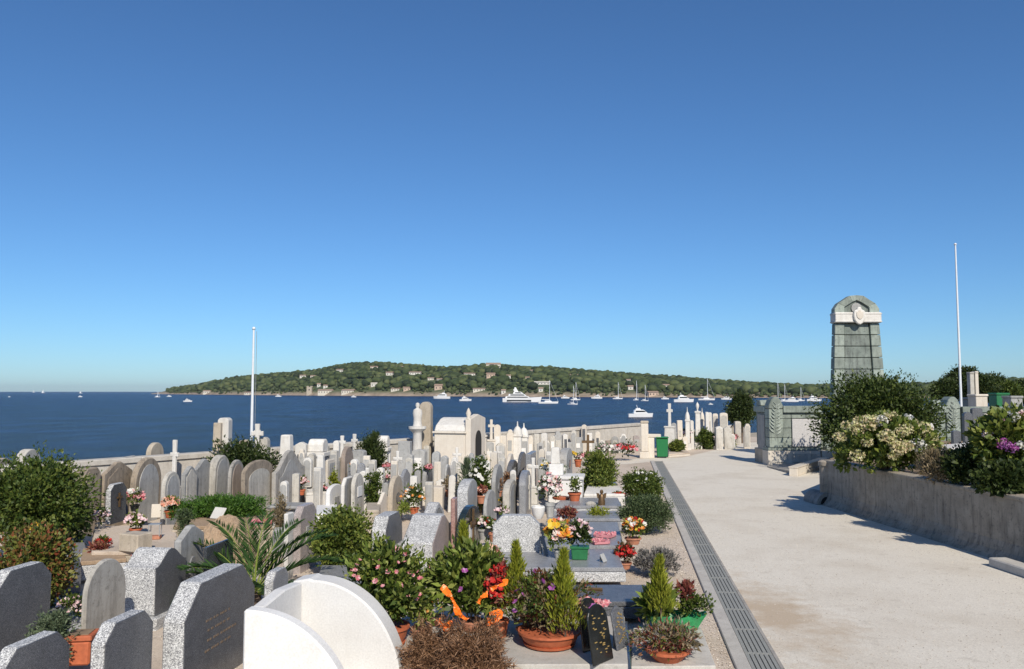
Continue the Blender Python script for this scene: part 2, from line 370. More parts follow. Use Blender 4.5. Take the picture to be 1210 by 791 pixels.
def heads(rng, C, r, n=90, el=.14):
    """ball-shaped flower heads (hydrangea): n small petals on each ball"""
    out = []
    for c in C:
        q = r*(.75+.5*rng.rand()); d = unit(rng.normal(size=(n, 3)))
        P = c+d*q*np.array([1, 1, .8]); D = unit(np.cross(d, rng.normal(size=(n, 3)))+d*.35)
        out.append(leaves(P-D*q*el, D, q*el*2.6, q*el*2.4, rng, .1))
        out.append(leaves(np.repeat(np.asarray(c)[None], 40, 0), unit(rng.normal(size=(40, 3))), q*.8, q*.5, rng, .1))
    return np.concatenate(out)
# ================================================================== SETTING
ZSEA = -5.9
PHI = rad(7.5)                                   # the graves and the path run 7.5 degrees right of straight ahead
EX = Vector((math.cos(PHI), -math.sin(PHI), 0)); EY = Vector((math.sin(PHI), math.cos(PHI), 0))
def G(d): return 1.58+.1315*d                    # drain centre line
land = [(-47, -30), (-10.8, 20.1), (7.1, 45), (9.3, 47.8), (17.5, 62), (32, 78), (80, 92), (260, 100), (260, -60), (-47, -60)]
struct(MB().poly(land, -7.5, 0).build('ground', 'land'))
pg = [(x, y) for x, y in ((-44, -28), (-10.9, 19.9), (7.0, 44.7), (9.2, 47.5), (15, 57), (22, 57), (22, -20), (-44, -20))]
def sheet(name, pts, z, mat):
    me = bpy.data.meshes.new(name); me.from_pydata([(x, y, z) for x, y in pts], [], [tuple(range(len(pts)))]); me.materials.append(MATS[mat])
    return struct(link(name, me))
sheet('plot_ground', pg[::-1], .004, 'plot_gravel')
pp = [(G(2)-.16, 2), (G(37)-.16, 37), at(742, 549)[:2], at(722, 549)[:2], at(728, 543.5)[:2], at(768, 541.5)[:2], at(806, 541)[:2], at(850, 531)[:2], at(884, 523)[:2],
      at(902, 523)[:2], (10.9, 36), (14, 34), (12, 24), (9.2, 22), (9.8, 2)]
sheet('path', [tuple(p) for p in pp], .008, 'path_gravel')
# sea
me = bpy.data.meshes.new('sea'); R_ = 16000
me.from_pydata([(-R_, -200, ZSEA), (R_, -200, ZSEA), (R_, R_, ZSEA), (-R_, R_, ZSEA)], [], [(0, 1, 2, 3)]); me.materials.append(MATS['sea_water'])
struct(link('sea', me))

# drain with steel grates beside the path
dr = struct(empty('drain_channel', (G(9), 9, 0), -PHI))
L0, L1 = -5.0, 28.3
m = MB().prism([(0, 0), (0, 0)], 0, 0) if False else MB()
m.box(-.245, (L0+L1)/2, -.02, .17, L1-L0, .058).build('edge_strip', 'concrete_light', dr, bevel=.01)
MB().box(.185, (L0+L1)/2, -.02, .045, L1-L0, .046).build('edge_strip', 'concrete', dr, bevel=.004)
MB().box(0, (L0+L1)/2, -.02, .32, L1-L0, .028+.004).build('channel_bed', 'channel_shade', dr)  # shallow strip; the dark void under the grates is put into its colour
gm = MB()
for k in range(6): gm.box(-.135+k*.054, 0, .014, .041, .97, .016)
for yy in (-.485, .485): gm.box(0, yy, .015, .30, .024, .016)
g0 = gm.build('grate', 'steel_grate', dr); g0.location = (0, L0+.5, 0)
for k in range(1, 33):
    c = g0.copy(); COL.objects.link(c); c.parent = dr; c.location = (0, L0+.5+k, 0)

# sea wall
WA, WB = Vector((-10.8, 20.1, 0)), Vector((7.1, 45, 0)); WD = (WB-WA).normalized(); WN = Vector((-WD.y, WD.x, 0))
wl = (WB-WA).length+34
wr = thing('sea_wall', 'long pale rendered sea wall running behind the graves along the water', 'wall', WA-WD*34, math.atan2(WD.y, WD.x))
rng = np.random.RandomState(3)
x = 0
while x < wl-.5:
    L = min(3.0, wl-x)
    MB().box(x+L/2, .19, -7, L-.012, .36, 8.25).build('wall_panel', 'wall_stone', wr, bevel=.01)
    MB().box(x+L/2, .19, 1.25, L-.014, .46, .15).build('coping', 'wall_stone', wr, bevel=.02)
    x += L
# low wall farther on
lw = thing('low_wall', 'low beige stone wall at the far end of the cemetery above the water', 'wall', (9.3, 47.8, 0), math.atan2(14.2, 8.2))
MB().box(8.2, .15, -6, 16.4, .35, 6.62).build('wall_panel', 'beige', lw, bevel=.02)
MB().box(8.2, .15, .62, 16.5, .45, .09).build('coping', 'cream', lw, bevel=.02)

# ------------------------------------------------------------------ far shore
SH = np.array([(60, 3400), (182, 2700), (240, 2250), (300, 1950), (400, 1680), (600, 1380), (800, 1230), (960, 1150), (1210, 1100), (1500, 1100)], float)
SK = np.array([(60, 463), (178, 463), (195, 461), (215, 458.5), (235, 456.5), (270, 450), (300, 446), (340, 443), (372, 440), (400, 434.5), (425, 431.5), (450, 431.5), (475, 434), (520, 437.5),
               (560, 436), (583, 434), (610, 436.5), (650, 438), (690, 442), (730, 445), (770, 448), (800, 450), (850, 454.5), (900, 458.5), (960, 461), (1040, 461), (1110, 458), (1180, 454), (1260, 451), (1500, 450)], float)
def hill_uv(u, v):
    s = np.interp(u, SH[:, 0], SH[:, 1]); dep = 520.0; Yr = s+dep
    zr = CAMZ+(HORIZON-np.interp(u, SK[:, 0], SK[:, 1]))*Yr/F-4.0
    amp = np.maximum(zr-ZSEA, 2.5)
    f = np.where(v < 1, np.sin(np.clip(v, 0, 1)*math.pi/2)**.85, 1-.25*(v-1)**2)
    Y = s+v*dep
    wob = 3.0*np.sin(u*.05+v*7)*np.sin(v*9+u*.021)*np.clip(v*3, 0, 1)*np.clip(1.15-v, 0, 1)*np.clip(amp/40, 0, 1)
    z = ZSEA-.6+np.clip(v*30, 0, 1)*3.2+amp*f*.96+wob
    z = ZSEA-.6+(z-ZSEA+.6)*np.clip((u-178)/22, 0, 1)
    return (u-W0/2)/F*Y, Y, z
us = np.linspace(178, 1500, 231); vs_ = np.concatenate([[-.02, 0, .012, .03, .06], np.linspace(.1, 1.5, 24)])
U, V_ = np.meshgrid(us, vs_, indexing='ij'); X, Y, Z = hill_uv(U, np.maximum(V_, 0)); Z[:, 0] = ZSEA-3; Z[:, 1] = ZSEA+.1
nu, nv = U.shape
me = bpy.data.meshes.new('hill')
me.from_pydata(np.stack([X, Y, Z], -1).reshape(-1, 3).tolist(), [], [(i*nv+j, (i+1)*nv+j, (i+1)*nv+j+1, i*nv+j+1) for i in range(nu-1) for j in range(nv-1)])
me.materials.append(MATS['hill_ground']); me.polygons.foreach_set('use_smooth', [True]*len(me.polygons))
struct(link('hill', me))
def hill_hit(px, py):
    vv = np.linspace(0.004, 1.1, 400); x, y, z = hill_uv(np.full(400, float(px)), vv)
    yy = HORIZON-(z-CAMZ)/y*F
    k = int(np.argmin(np.abs(yy-py))); return Vector((x[k], y[k], z[k])), vv[k]

HOUSES = [  # px, py, width px, height px, wall, label
 (245, 463.5, 9, 3.5, 'house_wall', 'small pale house low on the left tip of the wooded headland'),
 (296, 465, 14, 3, 'house_wall', 'long low villa on the shore behind the slim white flagpole'),
 (113, 466, 0, 0, '', ''),
 (358, 445, 7, 3, 'house_white', 'pale villa high on the slope above the old square tower'),
 (370, 445.5, 6, 3, 'house_wall', 'small villa just right of another, high above the square tower'),
 (377, 455.5, 4, 4, 'house_white', 'small white house on the slope just above the square tower'),
 (385, 457, 5, 3.5, 'house_white', 'white house at mid slope right of the square tower'),
 (387, 463, 22, 4.5, 'house_wall', 'long yellowish shore building right beside the square tower'),
 (411, 463, 15, 4.5, 'house_wall', 'pale shore villa between tower and middle of headland'),
 (401, 438.5, 8, 3.5, 'house_white', 'pale villa near the crest, leftmost of the crest houses'),
 (442, 435, 9, 3.5, 'house_wall', 'beige villa among pines on the highest part of the crest'),
 (460, 442, 8, 4, 'house_white', 'white villa just below the highest crest of the headland'),
 (474, 435.5, 12, 4, 'house_wall', 'wide beige villa on the crest right of the highest pines'),
 (491, 441.5, 15, 3.5, 'house_white', 'long white villa below the crest above the statue column'),
 (442, 455, 7, 4, 'house_white', 'white house at mid slope under the highest crest'),
 (467, 460.5, 10, 3.5, 'house_wall', 'pale house low near the shore left of the statue column'),
 (481, 460, 8, 4, 'house_pink', 'pinkish house near the shore close to the statue column'),
 (509, 448, 7, 3, 'house_wall', 'small beige house at mid slope above the chapel tomb roof'),
 (519, 449.5, 6, 3.5, 'house_white', 'small white house at mid slope above the chapel tomb door'),
 (518, 458, 9, 6, 'house_pink', 'pink house with steep roof low on the slope behind moored motorboat'),
 (555, 443, 13, 3.5, 'house_white', 'pale villa below the crest left of the hilltop mansion'),
 (580, 444, 10, 5, 'house_pink', 'pink villa directly beneath the hilltop mansion'),
 (583, 432, 17, 6, 'house_wall', 'large hilltop mansion standing clear on the skyline'),
 (566, 461, 14, 3.5, 'house_wall', 'long beige house close to the shore left of the superyacht'),
 (601, 445.5, 5, 4, 'house_white', 'small white house right of the pink villa'),
 (623, 447.5, 5, 3.5, 'house_wall', 'small pale house at mid slope above the superyacht'),
 (640, 453, 19, 3.5, 'house_white', 'long white building at mid slope above the superyacht mast'),
 (639, 461, 5, 4.5, 'house_white', 'white cube house near the shore behind the sailing yacht'),
 (626, 439, 8, 3, 'house_wall', 'pale villa near the crest right of the hilltop mansion'),
 (595, 463, 5, 4.5, 'house_white', 'small white house at the waterside left of the superyacht bow'),
 (681, 445, 14, 4, 'house_pink', 'wide orange roofed villa near the crest right of centre'),
 (744, 450.5, 7, 3.5, 'house_white', 'white villa high on the right slope above the motor yacht'),
 (745, 458.5, 6, 4.5, 'house_white', 'white house lower on the right slope above the motor yacht'),
 (772, 465.5, 12, 5, 'house_pink', 'orange shore house behind the moored boats on the right'),
 (787, 457, 8, 4.5, 'house_white', 'white house with dark roof at mid slope right of the orange shore house'),
 (840, 458.5, 10, 4, 'house_pink', 'pink roofed villa beside the tall white sailing mast'),
 (874, 459, 6, 3.5, 'house_wall', 'beige villa above the round dark tree'),
 (891, 462.5, 7, 3.5, 'house_white', 'white villa above the left pier of the war memorial'),
 (902, 462, 8, 4, 'house_white', 'white villa on the slope above the memorial wing wall'),
]
HV = []
for px, py, wp, hp, wm, lb in HOUSES:
    if not wm: continue
    P, v = hill_hit(px, py+hp/2); s = P.y/F; HV.append((px, wp, v))
    ww, hh = wp*s, hp*s*1.15; dd = min(ww*.8, 14)
    t = thing('house', lb, 'house', P, rad(random.uniform(-12, 12)), 'houses on the far headland')
    MB().box(0, dd/2, -6, ww, dd, 6+hh*.72).build('wall', wm, t)
    MB().prism([(-.9, hh*.72), (dd+.9, hh*.72), (dd/2, hh*1.02)], -ww/2-.8, ww/2+.8).build('roof', 'house_roof' if wm != 'house_white' or random.random() < .6 else 'house_wall', t)
    nw = max(1, int(ww/5))
    for k in range(nw):
        MB().box(-ww/2+(k+.5)*ww/nw, -.02, hh*.22, 1.5, .12, hh*.28).build('window', 'glass_dark', t)
P, v = hill_hit(366, 466.5); s = P.y/F; HV.append((366, 9, v))
t = thing('tower', 'old square stone tower on the shore at the foot of the headland', 'tower', P)
MB().box(0, 4, -5, 6.2*s, 6.2*s, 5+9.0*s, 0, .94).build('shaft', 'beige', t)
for k in range(4):
    a, b_ = ((-1, -1), (1, -1), (1, 1), (-1, 1))[k]
    MB().box(a*2.2*s, 4+b_*2.2*s, 9.0*s, 1.7*s, 1.7*s, 1.2*s).build('merlon', 'beige', t)
MB().box(0, 4-3.02*s, 5*s, 1.2*s, .3, 1.6*s).build('window', 'glass_dark', t)

# woods on the headland: nobody could count them
rng = np.random.RandomState(11)
def crowns(name, U, V, size, mat):
    bm = bmesh.new(); bmesh.ops.create_icosphere(bm, subdivisions=2, radius=1); bv = np.array([v.co for v in bm.verts]); bf = np.array([[v.index for v in f.verts] for f in bm.faces]); bm.free()
    n = len(U); x, y, z = hill_uv(U, V); nb = len(bv)
    S = size[:, None, None]*np.stack([1+.25*rng.rand(n), 1+.25*rng.rand(n), .62+.4*rng.rand(n)], -1)[:, None, :]
    J = 1+.34*(rng.rand(n, nb, 1)-.5)
    VV = bv[None]*S*J; VV += np.stack([x, y, z+size*.8], -1)[:, None, :]
    FF = (bf[None]+(np.arange(n)*nb)[:, None, None]).reshape(-1)
    me = bpy.data.meshes.new(name); me.vertices.add(n*nb); me.vertices.foreach_set('co', VV.astype(np.float32).ravel())
    nf = len(FF)//3; me.loops.add(nf*3); me.loops.foreach_set('vertex_index', FF.astype(np.int32)); me.polygons.add(nf)
    me.polygons.foreach_set('loop_start', np.arange(0, nf*3, 3, dtype=np.int32)); me.update(calc_edges=True); me.materials.append(MATS[mat])
    o = link(name, me, kind='stuff'); return o
leaf_mat('wood_far', [(.016, .026, .009), (.034, .052, .015), (.058, .078, .024), (.095, .11, .04)], .8, .0)
n = 11000
u = rng.uniform(188, 1330, n); v = rng.uniform(.05, 1.12, n)
keep = np.ones(n, bool)
for hu, hw, hv in HV:
    s_ = .06+.05*hv
    keep &= ~((np.abs(u-hu) < hw/2+3.2) & (v > hv-.075) & (v < hv+.03))
keep &= ~((v < .13) & (rng.rand(n) < .45))
amp_ok = np.interp(u, SK[:, 0], HORIZON-SK[:, 1]) > 2; keep &= amp_ok | (u > 900)
u, v = u[keep], v[keep]
sz = (2.6+5.6*rng.rand(len(u))**2)*np.clip(.55+(u-180)/160, .4, 1)
tag(crowns('woodland', u, v, sz, 'wood_far'), 'dark green pine woods covering the far headland', 'woods')
n = 1800
u = rng.uniform(200, 1300, n); v = rng.uniform(.012, .12, n)
keep = np.ones(n, bool)
for hu, hw, hv in HV: keep &= ~((np.abs(u-hu) < hw/2+3.2) & (v > hv-.13) & (v < hv+.035))
u, v = u[keep], v[keep]
tag(crowns('shore_bushes', u, v, rng.uniform(1.2, 2.8, len(u)), 'wood_far'), 'low scattered bushes along the far rocky shore', 'bushes')

# ------------------------------------------------------------------ boats
def hull(m, L, B, H, bow=.3, flare=.8):
    st = [(-.5, .82), (-.25, 1), (.1, .98), (.3, .72), (.43, .34), (.5, .02)]; vs = []
    for x, w_ in st: vs += [(x*L, -w_*B/2, H*(1+bow*max(0, x+.1))), (x*L*(1 if x < .4 else .93), -w_*B/2*flare, -.2*H), (x*L*(1 if x < .4 else .93), w_*B/2*flare, -.2*H), (x*L, w_*B/2, H*(1+bow*max(0, x+.1)))]
    fs = []
    for i in range(len(st)-1):
        a, b_ = i*4, i*4+4; fs += [(a+k, a+(k+1) % 4, b_+(k+1) % 4, b_+k) for k in range(4)]
    fs += [(3, 2, 1, 0), (20, 21, 22, 23)]
    return m.add(vs, fs)
def boat(px, py, lp, kind, label, mast_py=None, head=0.0):
    P = at(px, py, ZSEA); s = P.y/F; L = lp*s; t = thing('boat' if kind != 'sail' else 'sailing_boat', label, 'boat', P, head)
    if kind == 'sail':
        H = L*.085; hull(MB(), L, L*.26, H).build('hull', 'hull_white', t, smooth=True)
        MB().prism_y([(-.2*L, H*.9), (.18*L, H*1.05), (.1*L, H*1.7), (-.16*L, H*1.7)], -L*.07, L*.07).build('cabin', 'hull_white', t)
        mh = (py-mast_py)*s; MB().tube([(.06*L, 0, H), (.06*L, 0, mh)], [.3*s, .22*s], 6).build('mast', 'metal_white', t)
        MB().tube([(.06*L, 0, H*2.2), (-.34*L, 0, H*2.3)], [.36*s, .3*s], 6).build('boom', 'hull_white', t)
        MB().tube([(.06*L, 0, mh*.97), (.48*L, 0, H*1.3)], .1*s, 4).build('forestay', 'metal_white', t)
    elif kind == 'sailup':
        H = L*.09; hull(MB(), L, L*.26, H).build('hull', 'hull_white', t); mh = (py-mast_py)*s
        MB().prism_y([(.05*L, H), (-.42*L, H*1.5), (.05*L, mh)], -.05*s, .05*s).build('sail', 'hull_white', t)
    elif kind == 'motor':
        H = L*.13; hull(MB(), L, L*.32, H).build('hull', 'hull_white', t, smooth=True)
        MB().prism_y([(-.3*L, H), (.28*L, H*1.1), (.1*L, H*2.2), (-.26*L, H*2.2)], -L*.11, L*.11).build('cabin', 'hull_white', t, bevel=.02*L)
        MB().prism_y([(-.22*L, H*1.45), (.2*L, H*1.5), (.11*L, H*1.95), (-.22*L, H*1.95)], -L*.113, L*.113).build('window_band', 'glass_dark', t)
        MB().prism_y([(-.2*L, H*2.2), (0, H*2.2), (-.04*L, H*2.7), (-.2*L, H*2.6)], -L*.07, L*.07).build('flybridge', 'hull_white', t)
        MB().tube([(-.12*L, 0, H*2.6), (-.16*L, 0, H*3.6)], .01*L, 5).build('mast', 'metal_white', t)
    elif kind == 'super':
        H = L*.095; hull(MB(), L, L*.2, H*1.05, .55).build('hull', 'hull_white', t, smooth=True)
        MB().box(-.08*L, 0, H*.28, .62*L, L*.198, H*.3).build('window_band', 'glass_dark', t)
        for k, (x0, x1, z0) in enumerate(((-.44, .22, 1.0), (-.36, .12, 1.62), (-.24, .04, 2.2))):
            MB().prism_y([(x0*L, H*z0), (x1*L, H*z0), ((x1-.07)*L, H*(z0+.55)), ((x0+.02)*L, H*(z0+.55))], -L*(.085-.012*k), L*(.085-.012*k)).build('deck', 'hull_white', t, bevel=.004*L)
            MB().prism_y([((x0+.06)*L, H*(z0+.15)), ((x1-.05)*L, H*(z0+.15)), ((x1-.09)*L, H*(z0+.42)), ((x0+.06)*L, H*(z0+.42))], -L*(.087-.012*k), L*(.087-.012*k)).build('window_band', 'glass_dark', t)
        MB().prism_y([(-.2*L, H*2.75), (-.1*L, H*2.75), (-.16*L, H*4.0), (-.2*L, H*3.9)], -.012*L, .012*L).build('mast', 'hull_white', t)
        MB().lathe([(.001, -.022*L), (.018*L, -.012*L), (.022*L, .004*L), (.012*L, .02*L), (.001, .024*L)], 10, -.21*L, 0, H*3.2).build('radar_dome', 'hull_white', t, smooth=True)
    return t
boat(617, 475.3, 46, 'super', 'long white multi deck superyacht anchored off the headland', head=0.0)
boat(757, 493, 30, 'motor', 'white flybridge motor yacht cruising close behind the sea wall', head=0.08)
for a in [(522, 471.3, 20, 'motor', 'white motorboat moored left of the fishing launch', None, 3.1), (550, 474, 15, 'motor', 'small launch with raised wheelhouse between motorboat and superyacht', None, .3),
          (808, 475.3, 24, 'motor', 'white motor cruiser left of the tallest white mast', None, 0), (222, 475, 10, 'motor', 'white cabin boat nearest on the left stretch of sea', None, .1),
          (200, 469, 5.5, 'motor', 'tiny white boat under the left tip of the headland', None, 0), (95, 469.4, 5, 'motor', 'tiny white boat alone on the open left sea', None, 0),
          (840, 478.3, 5.5, 'motor', 'tiny dinghy on the water below the tallest mast', None, 0), (329, 469, 7, 'motor', 'small pale boat near shore just right of flagpole', None, 0),
          (418, 469.6, 6, 'motor', 'small boat near shore right of the square tower', None, 0), (705, 471.2, 13, 'motor', 'low white boat moored right of two sailing yachts', None, 3.1),
          (668, 471, 10, 'motor', 'low white boat moored behind the sailing yacht stern', None, 0), (11, 469.4, 3, 'motor', 'pale speck of a boat at far left edge of the sea', None, 0),
          (858, 472.4, 12, 'motor', 'white boat beside the round dark tree', None, 3.1), (786, 472, 9, 'motor', 'grey white boat moored before the orange shore house', None, 0),
          (962, 474.2, 18, 'motor', 'white boat in marina above the memorial, next to shrub', None, 0), (935, 475, 16, 'motor', 'white boat in marina above memorial wing, beneath the masts', None, 3.1),
          (648, 477, 24, 'sail', 'white sailing yacht just right of the superyacht stern', 449.5, 0.1), (677, 478.3, 14, 'sail', 'small sailing yacht nearest of the moored pair right of superyacht', 456, -.7),
          (680, 473, 13, 'sail', 'sailing yacht with tall mast behind the small one', 452, .4), (730, 471.7, 12, 'sail', 'lone white sailing boat above the gate pillar', 452, .1),
          (752, 473.2, 11, 'sail', 'sailing boat left of the pair over the motor yacht', 450, .9), (762, 474, 9, 'sail', 'sailing boat with shorter mast over the motor yacht', 455, -.5),
          (835, 473, 20, 'sail', 'sailing yacht with the tallest white mast on the right', 447.5, 0), (186, 469.5, 6, 'sail', 'little sailing boat at the headland tip', 462.5, .2),
          (919, 474.5, 12, 'sail', 'marina yacht with leaning mast above memorial pier', 452, .5), (927, 474.5, 12, 'sail', 'marina yacht with mast second from memorial pier', 454.5, .3),
          (946, 474, 12, 'sail', 'marina yacht with mast nearest the big shrub', 458, .3),
          (51, 464.6, 4, 'sailup', 'far white sail on the left horizon', 460.6, .2), (40, 464, 2.5, 'sailup', 'faintest white sail leftmost on the horizon', 461.5, .2), (95.5, 465, 4, 'sailup', 'white sail on the horizon above the lone tiny boat', 462, .1)]:
    boat(*a)

# ------------------------------------------------------------------ war memorial
MY = 35.0
def X_(px, Y=MY): return (px-W0/2)/F*Y
def Z_(py, Y=MY): return CAMZ+(HORIZON-py)/F*Y
mem = thing('war_memorial', 'tall green marble war memorial with white band, crest and side wings', 'memorial', (X_(1020), MY, 0))
ox = X_(1020)
def mblock(x0, x1, y0, y1, z0, z1, mat='green_marble', name='block', bev=.012, taper=None, j=.007):
    m = MB().box((x0+x1)/2-ox, (y0+y1)/2-MY, z0+j, x1-x0-2*j, y1-y0, z1-z0-2*j)
    return m.build(name, mat, mem, bevel=bev)
# obelisk: three blocks to each course, battered sides, recessed middle
z_lo, z_hi = .6, Z_(381); wb, wt = 2.5, 1.92; nc = 11
OY = .35
for i in range(nc):
    z0 = z_lo+(z_hi-z_lo)*i/nc; z1 = z_lo+(z_hi-z_lo)*(i+1)/nc
    def hw(z): return (wb+(wt-wb)*(z-z_lo)/(z_hi-z_lo))/2
    def fy(z): return OY+.14*(z-z_lo)/(z_hi-z_lo)
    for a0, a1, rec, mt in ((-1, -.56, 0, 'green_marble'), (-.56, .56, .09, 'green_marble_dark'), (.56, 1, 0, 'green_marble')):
        g_ = .013; vs = []
        for z in (z0+g_, z1-g_):
            h_ = hw(z); y0 = fy(z)+rec
            xa, xb = a0*h_+g_, a1*h_-g_
            vs += [(xa, y0, z), (xb, y0, z), (xb, OY+.5, z), (xa, OY+.5, z)]
        MB().add(vs, [(3, 2, 1, 0), (4, 5, 6, 7), (0, 1, 5, 4), (1, 2, 6, 5), (2, 3, 7, 6), (3, 0, 4, 7)]).build('block', mt, mem, bevel=.015)
MB().box(0, OY+.38, z_lo, wb-.12, .16, z_hi-z_lo-.03, 0, (wt-.14)/(wb-.12)).build('core', 'green_marble_dark', mem)
# head of the obelisk above the band
ht = Z_(347); zb = z_hi
prof_o = [(-wt/2, zb), (-wt/2, zb+.62), (-wt/2+.16, zb+.86), (-wt/2+.42, zb+1.02), (-.3, ht-.03), (0, ht)]
prof_i = [(-.54, zb), (-.54, zb+.68), (-.50, zb+.72), (-.34, zb+.82), (-.18, zb+.92), (0, zb+1.0)]
for sgn in (-1, 1):
    for k0, k1 in ((0, 2), (2, 4), (4, 5)):
        pts = [(sgn*-1*p[0]*-1 if False else -sgn*-p[0]*-1, p[1]) for p in []]
        o_ = [(p[0]*(-sgn), p[1]) for p in prof_o[k0:k1+1]]; i_ = [(p[0]*(-sgn), p[1]) for p in prof_i[k0:k1+1]]
        MB().prism_y(o_+i_[::-1], .47, .86).build('block', 'green_marble', mem, bevel=.012)
MB().prism_y([(-.54, zb), (.54, zb), (.54, zb+.7), (0, zb+1.02), (-.54, zb+.7)], .58, .84).build('niche_panel', 'green_marble_dark', mem)
MB().lathe([(.0, 0), (.22, 0), (.22, .04), (0, .05)], 14, 0, 0, 0).build('medallion', 'pale_grey', mem, loc=(0, .56, zb+.66)).rotation_euler = (rad(90), 0, 0)
# white band and crest
bz = Z_(380.5); bh = Z_(368)-bz
band = MB().box(0, .63, bz, wt+.05, .60, bh).build('band', 'white', mem, bevel=.02)
MB().box(0, .63, bz+.02, wt+.09, .64, .05).build('moulding', 'white', band, bevel=.015)
MB().box(0, .63, bz+bh-.09, wt+.09, .64, .05).build('moulding', 'white', band, bevel=.015)
sh = [(-.27, .62), (-.3, .4), (-.27, .16), (-.15, -.02), (0, -.1), (.15, -.02), (.27, .16), (.3, .4), (.27, .62), (.13, .66), (.08, .8), (-.08, .8), (-.13, .66)]
cr = MB().prism_y([(x*.82, z*.85+bz-.02) for x, z in sh], .2, .33).build('crest', 'white', mem, bevel=.03)
MB().prism_y([(x*.5, .16+z*.45+bz) for x, z in sh], .17, .205).build('shield', 'cream', cr, bevel=.02)
# foliage relief at the foot
def laurel(parent, x, y, z, h, mat='green_pale', wd=.3):
    rg = np.random.RandomState(int(abs(x)*100)); m = MB()
    m.tube([(x, y, z), (x+.02, y, z+h*.5), (x+wd*.25, y, z+h)], .012, 5)
    for k in range(18):
        f = .12+.86*k/17; s_ = -1 if k % 2 else 1; c = Vector((x+wd*.25*f*f, y-.015, z+h*f)); L = h*.19*(1.25-.6*f)
        d = Vector((s_*math.sin(.75+.2*rg.rand()), 0, math.cos(.75))); n_ = Vector((-d.z, 0, d.x))
        c = c+d*wd*.10*(1.3-f)
        m.add([c, c+d*L*.5+n_*L*.13-Vector((0, .03, 0)), c+d*L-Vector((0, .015, 0)), c+d*L*.5-n_*L*.13-Vector((0, .03, 0)), c+d*L*.5+Vector((0, .03, 0))],
              [(0, 1, 2, 3), (0, 4, 1), (1, 4, 2), (2, 4, 3), (3, 4, 0)])
    return m.build('laurel_relief', mat, parent, kind='stuff')
# wings
def wing(sx):
    def bl(xa, xb, *a, **k):
        x0, x1 = sorted((ox+sx*xa, ox+sx*xb)); return mblock(x0, x1, *a, **k)
    pa, pb = 3.43, 4.02                                   # pier
    zl = .62
    bl(1.9, 4.1, MY-.03, MY+.75, 0, zl, mat='cream', name='base', j=.002)
    for q0, q1 in ((3.3, 3.85), (2.45, 3.1), (1.98, 2.33)): bl(q0, q1, MY-.055, MY, .13, .5, mat='pale', name='base_plaque', bev=.01)
    bl(1.85, 4.09, MY-.02, MY+.74, zl, zl+.13, name='ledge')
    zz = [zl+.13+i*(2.36-zl-.13)/4 for i in range(5)]
    for i in range(4): bl(pa, pb, MY, MY+.6, zz[i], zz[i+1], name='block')
    MB().prism_y([(sx*(pa+pb)/2+a, b_) for a, b_ in ((-.3, 2.365), (.3, 2.365), (.3, 2.5), (.2, 2.74), (.08, 2.87), (-.08, 2.87), (-.2, 2.74), (-.3, 2.5))], -.02, .6).build('pier_cap', 'green_marble', mem, bevel=.03)
    laurel(mem, sx*(pa+pb)/2-.04, -.02, zl+.45, 1.5)
    # wall beside the pier: courses left of and above the panel of names
    for i in range(4): bl(3.06, pa, MY+.08, MY+.6, zz[i], zz[i+1], name='block')
    bl(1.82, 2.44, MY+.08, MY+.6, 1.96, 2.2, name='block'); bl(2.44, 3.06, MY+.08, MY+.6, 1.96, 2.2, name='block')
    bl(1.82, 3.06, MY+.12, MY+.6, zl+.13, 1.96, mat='green_marble_dark', name='backing')
    bl(1.83, 3.04, MY+.05, MY+.119, .78, 1.95, mat='names_marble', name='name_panel', bev=.008)
    bl(1.78, pa-.002, MY-.05, MY+.7, 2.2, 2.49, name='coping')
    # return wall going back from the pier, grey panel
    bl(pb-.55, pb-.05, MY+.6, MY+2.0, zl+.13, 2.2, mat='green_marble_dark', name='return_wall')
    bl(pb-.02, pb-.05, MY+.75, MY+1.75, .35, 2.1, mat='pale_grey', name='return_panel', bev=0)
    bl(pb-.6, pb, MY+.76, MY+2.2, 0, zl, mat='beige', name='base')
    bl(pb-.6, pb+.02, MY+.62, MY+2.2, 2.2, 2.46, name='coping')
    MB().prism([(1.55+a, b_) for a, b_ in ((-.35, 2.465), (.35, 2.465), (.35, 2.55), (.2, 2.72), (-.2, 2.72), (-.35, 2.55))], sx*(pb-.5), sx*(pb-.02)).build('pier_cap', 'green_marble', mem, bevel=.03)
    # set-back middle with engaged columns
    bl(1.1, 1.83, MY+.5, MY+1.0, zl, 2.2, mat='green_marble_dark', name='block')
    MB().lathe([(.09, 0), (.075, .1), (.07, 1.3), (.1, 1.42)], 12, sx*1.5, .42, zl+.12).build('column', 'green_marble', mem, smooth=True)
    bl(1.0, 1.85, MY-.02, MY+1.0, .0, zl, mat='cream', name='base')
wing(-1); wing(1)
MB().box(0, .9, 0, 2.7, 2.2, .6).build('plinth', 'cream', mem, bevel=.02)
rw = thing('memorial_side_wall', 'green marble garden wall continuing right of the memorial behind flagpole', 'wall', (X_(1132)+.15, MY+.1, 0))
for k in range(7):
    MB().box(.75+k*1.5, .25, 0, 1.488, .5, 2.2).build('wall_panel', 'green_marble_dark', rw, bevel=.012); MB().box(.75+k*1.5, .25, 2.202, 1.49, .62, .25).build('coping', 'green_marble', rw, bevel=.02)
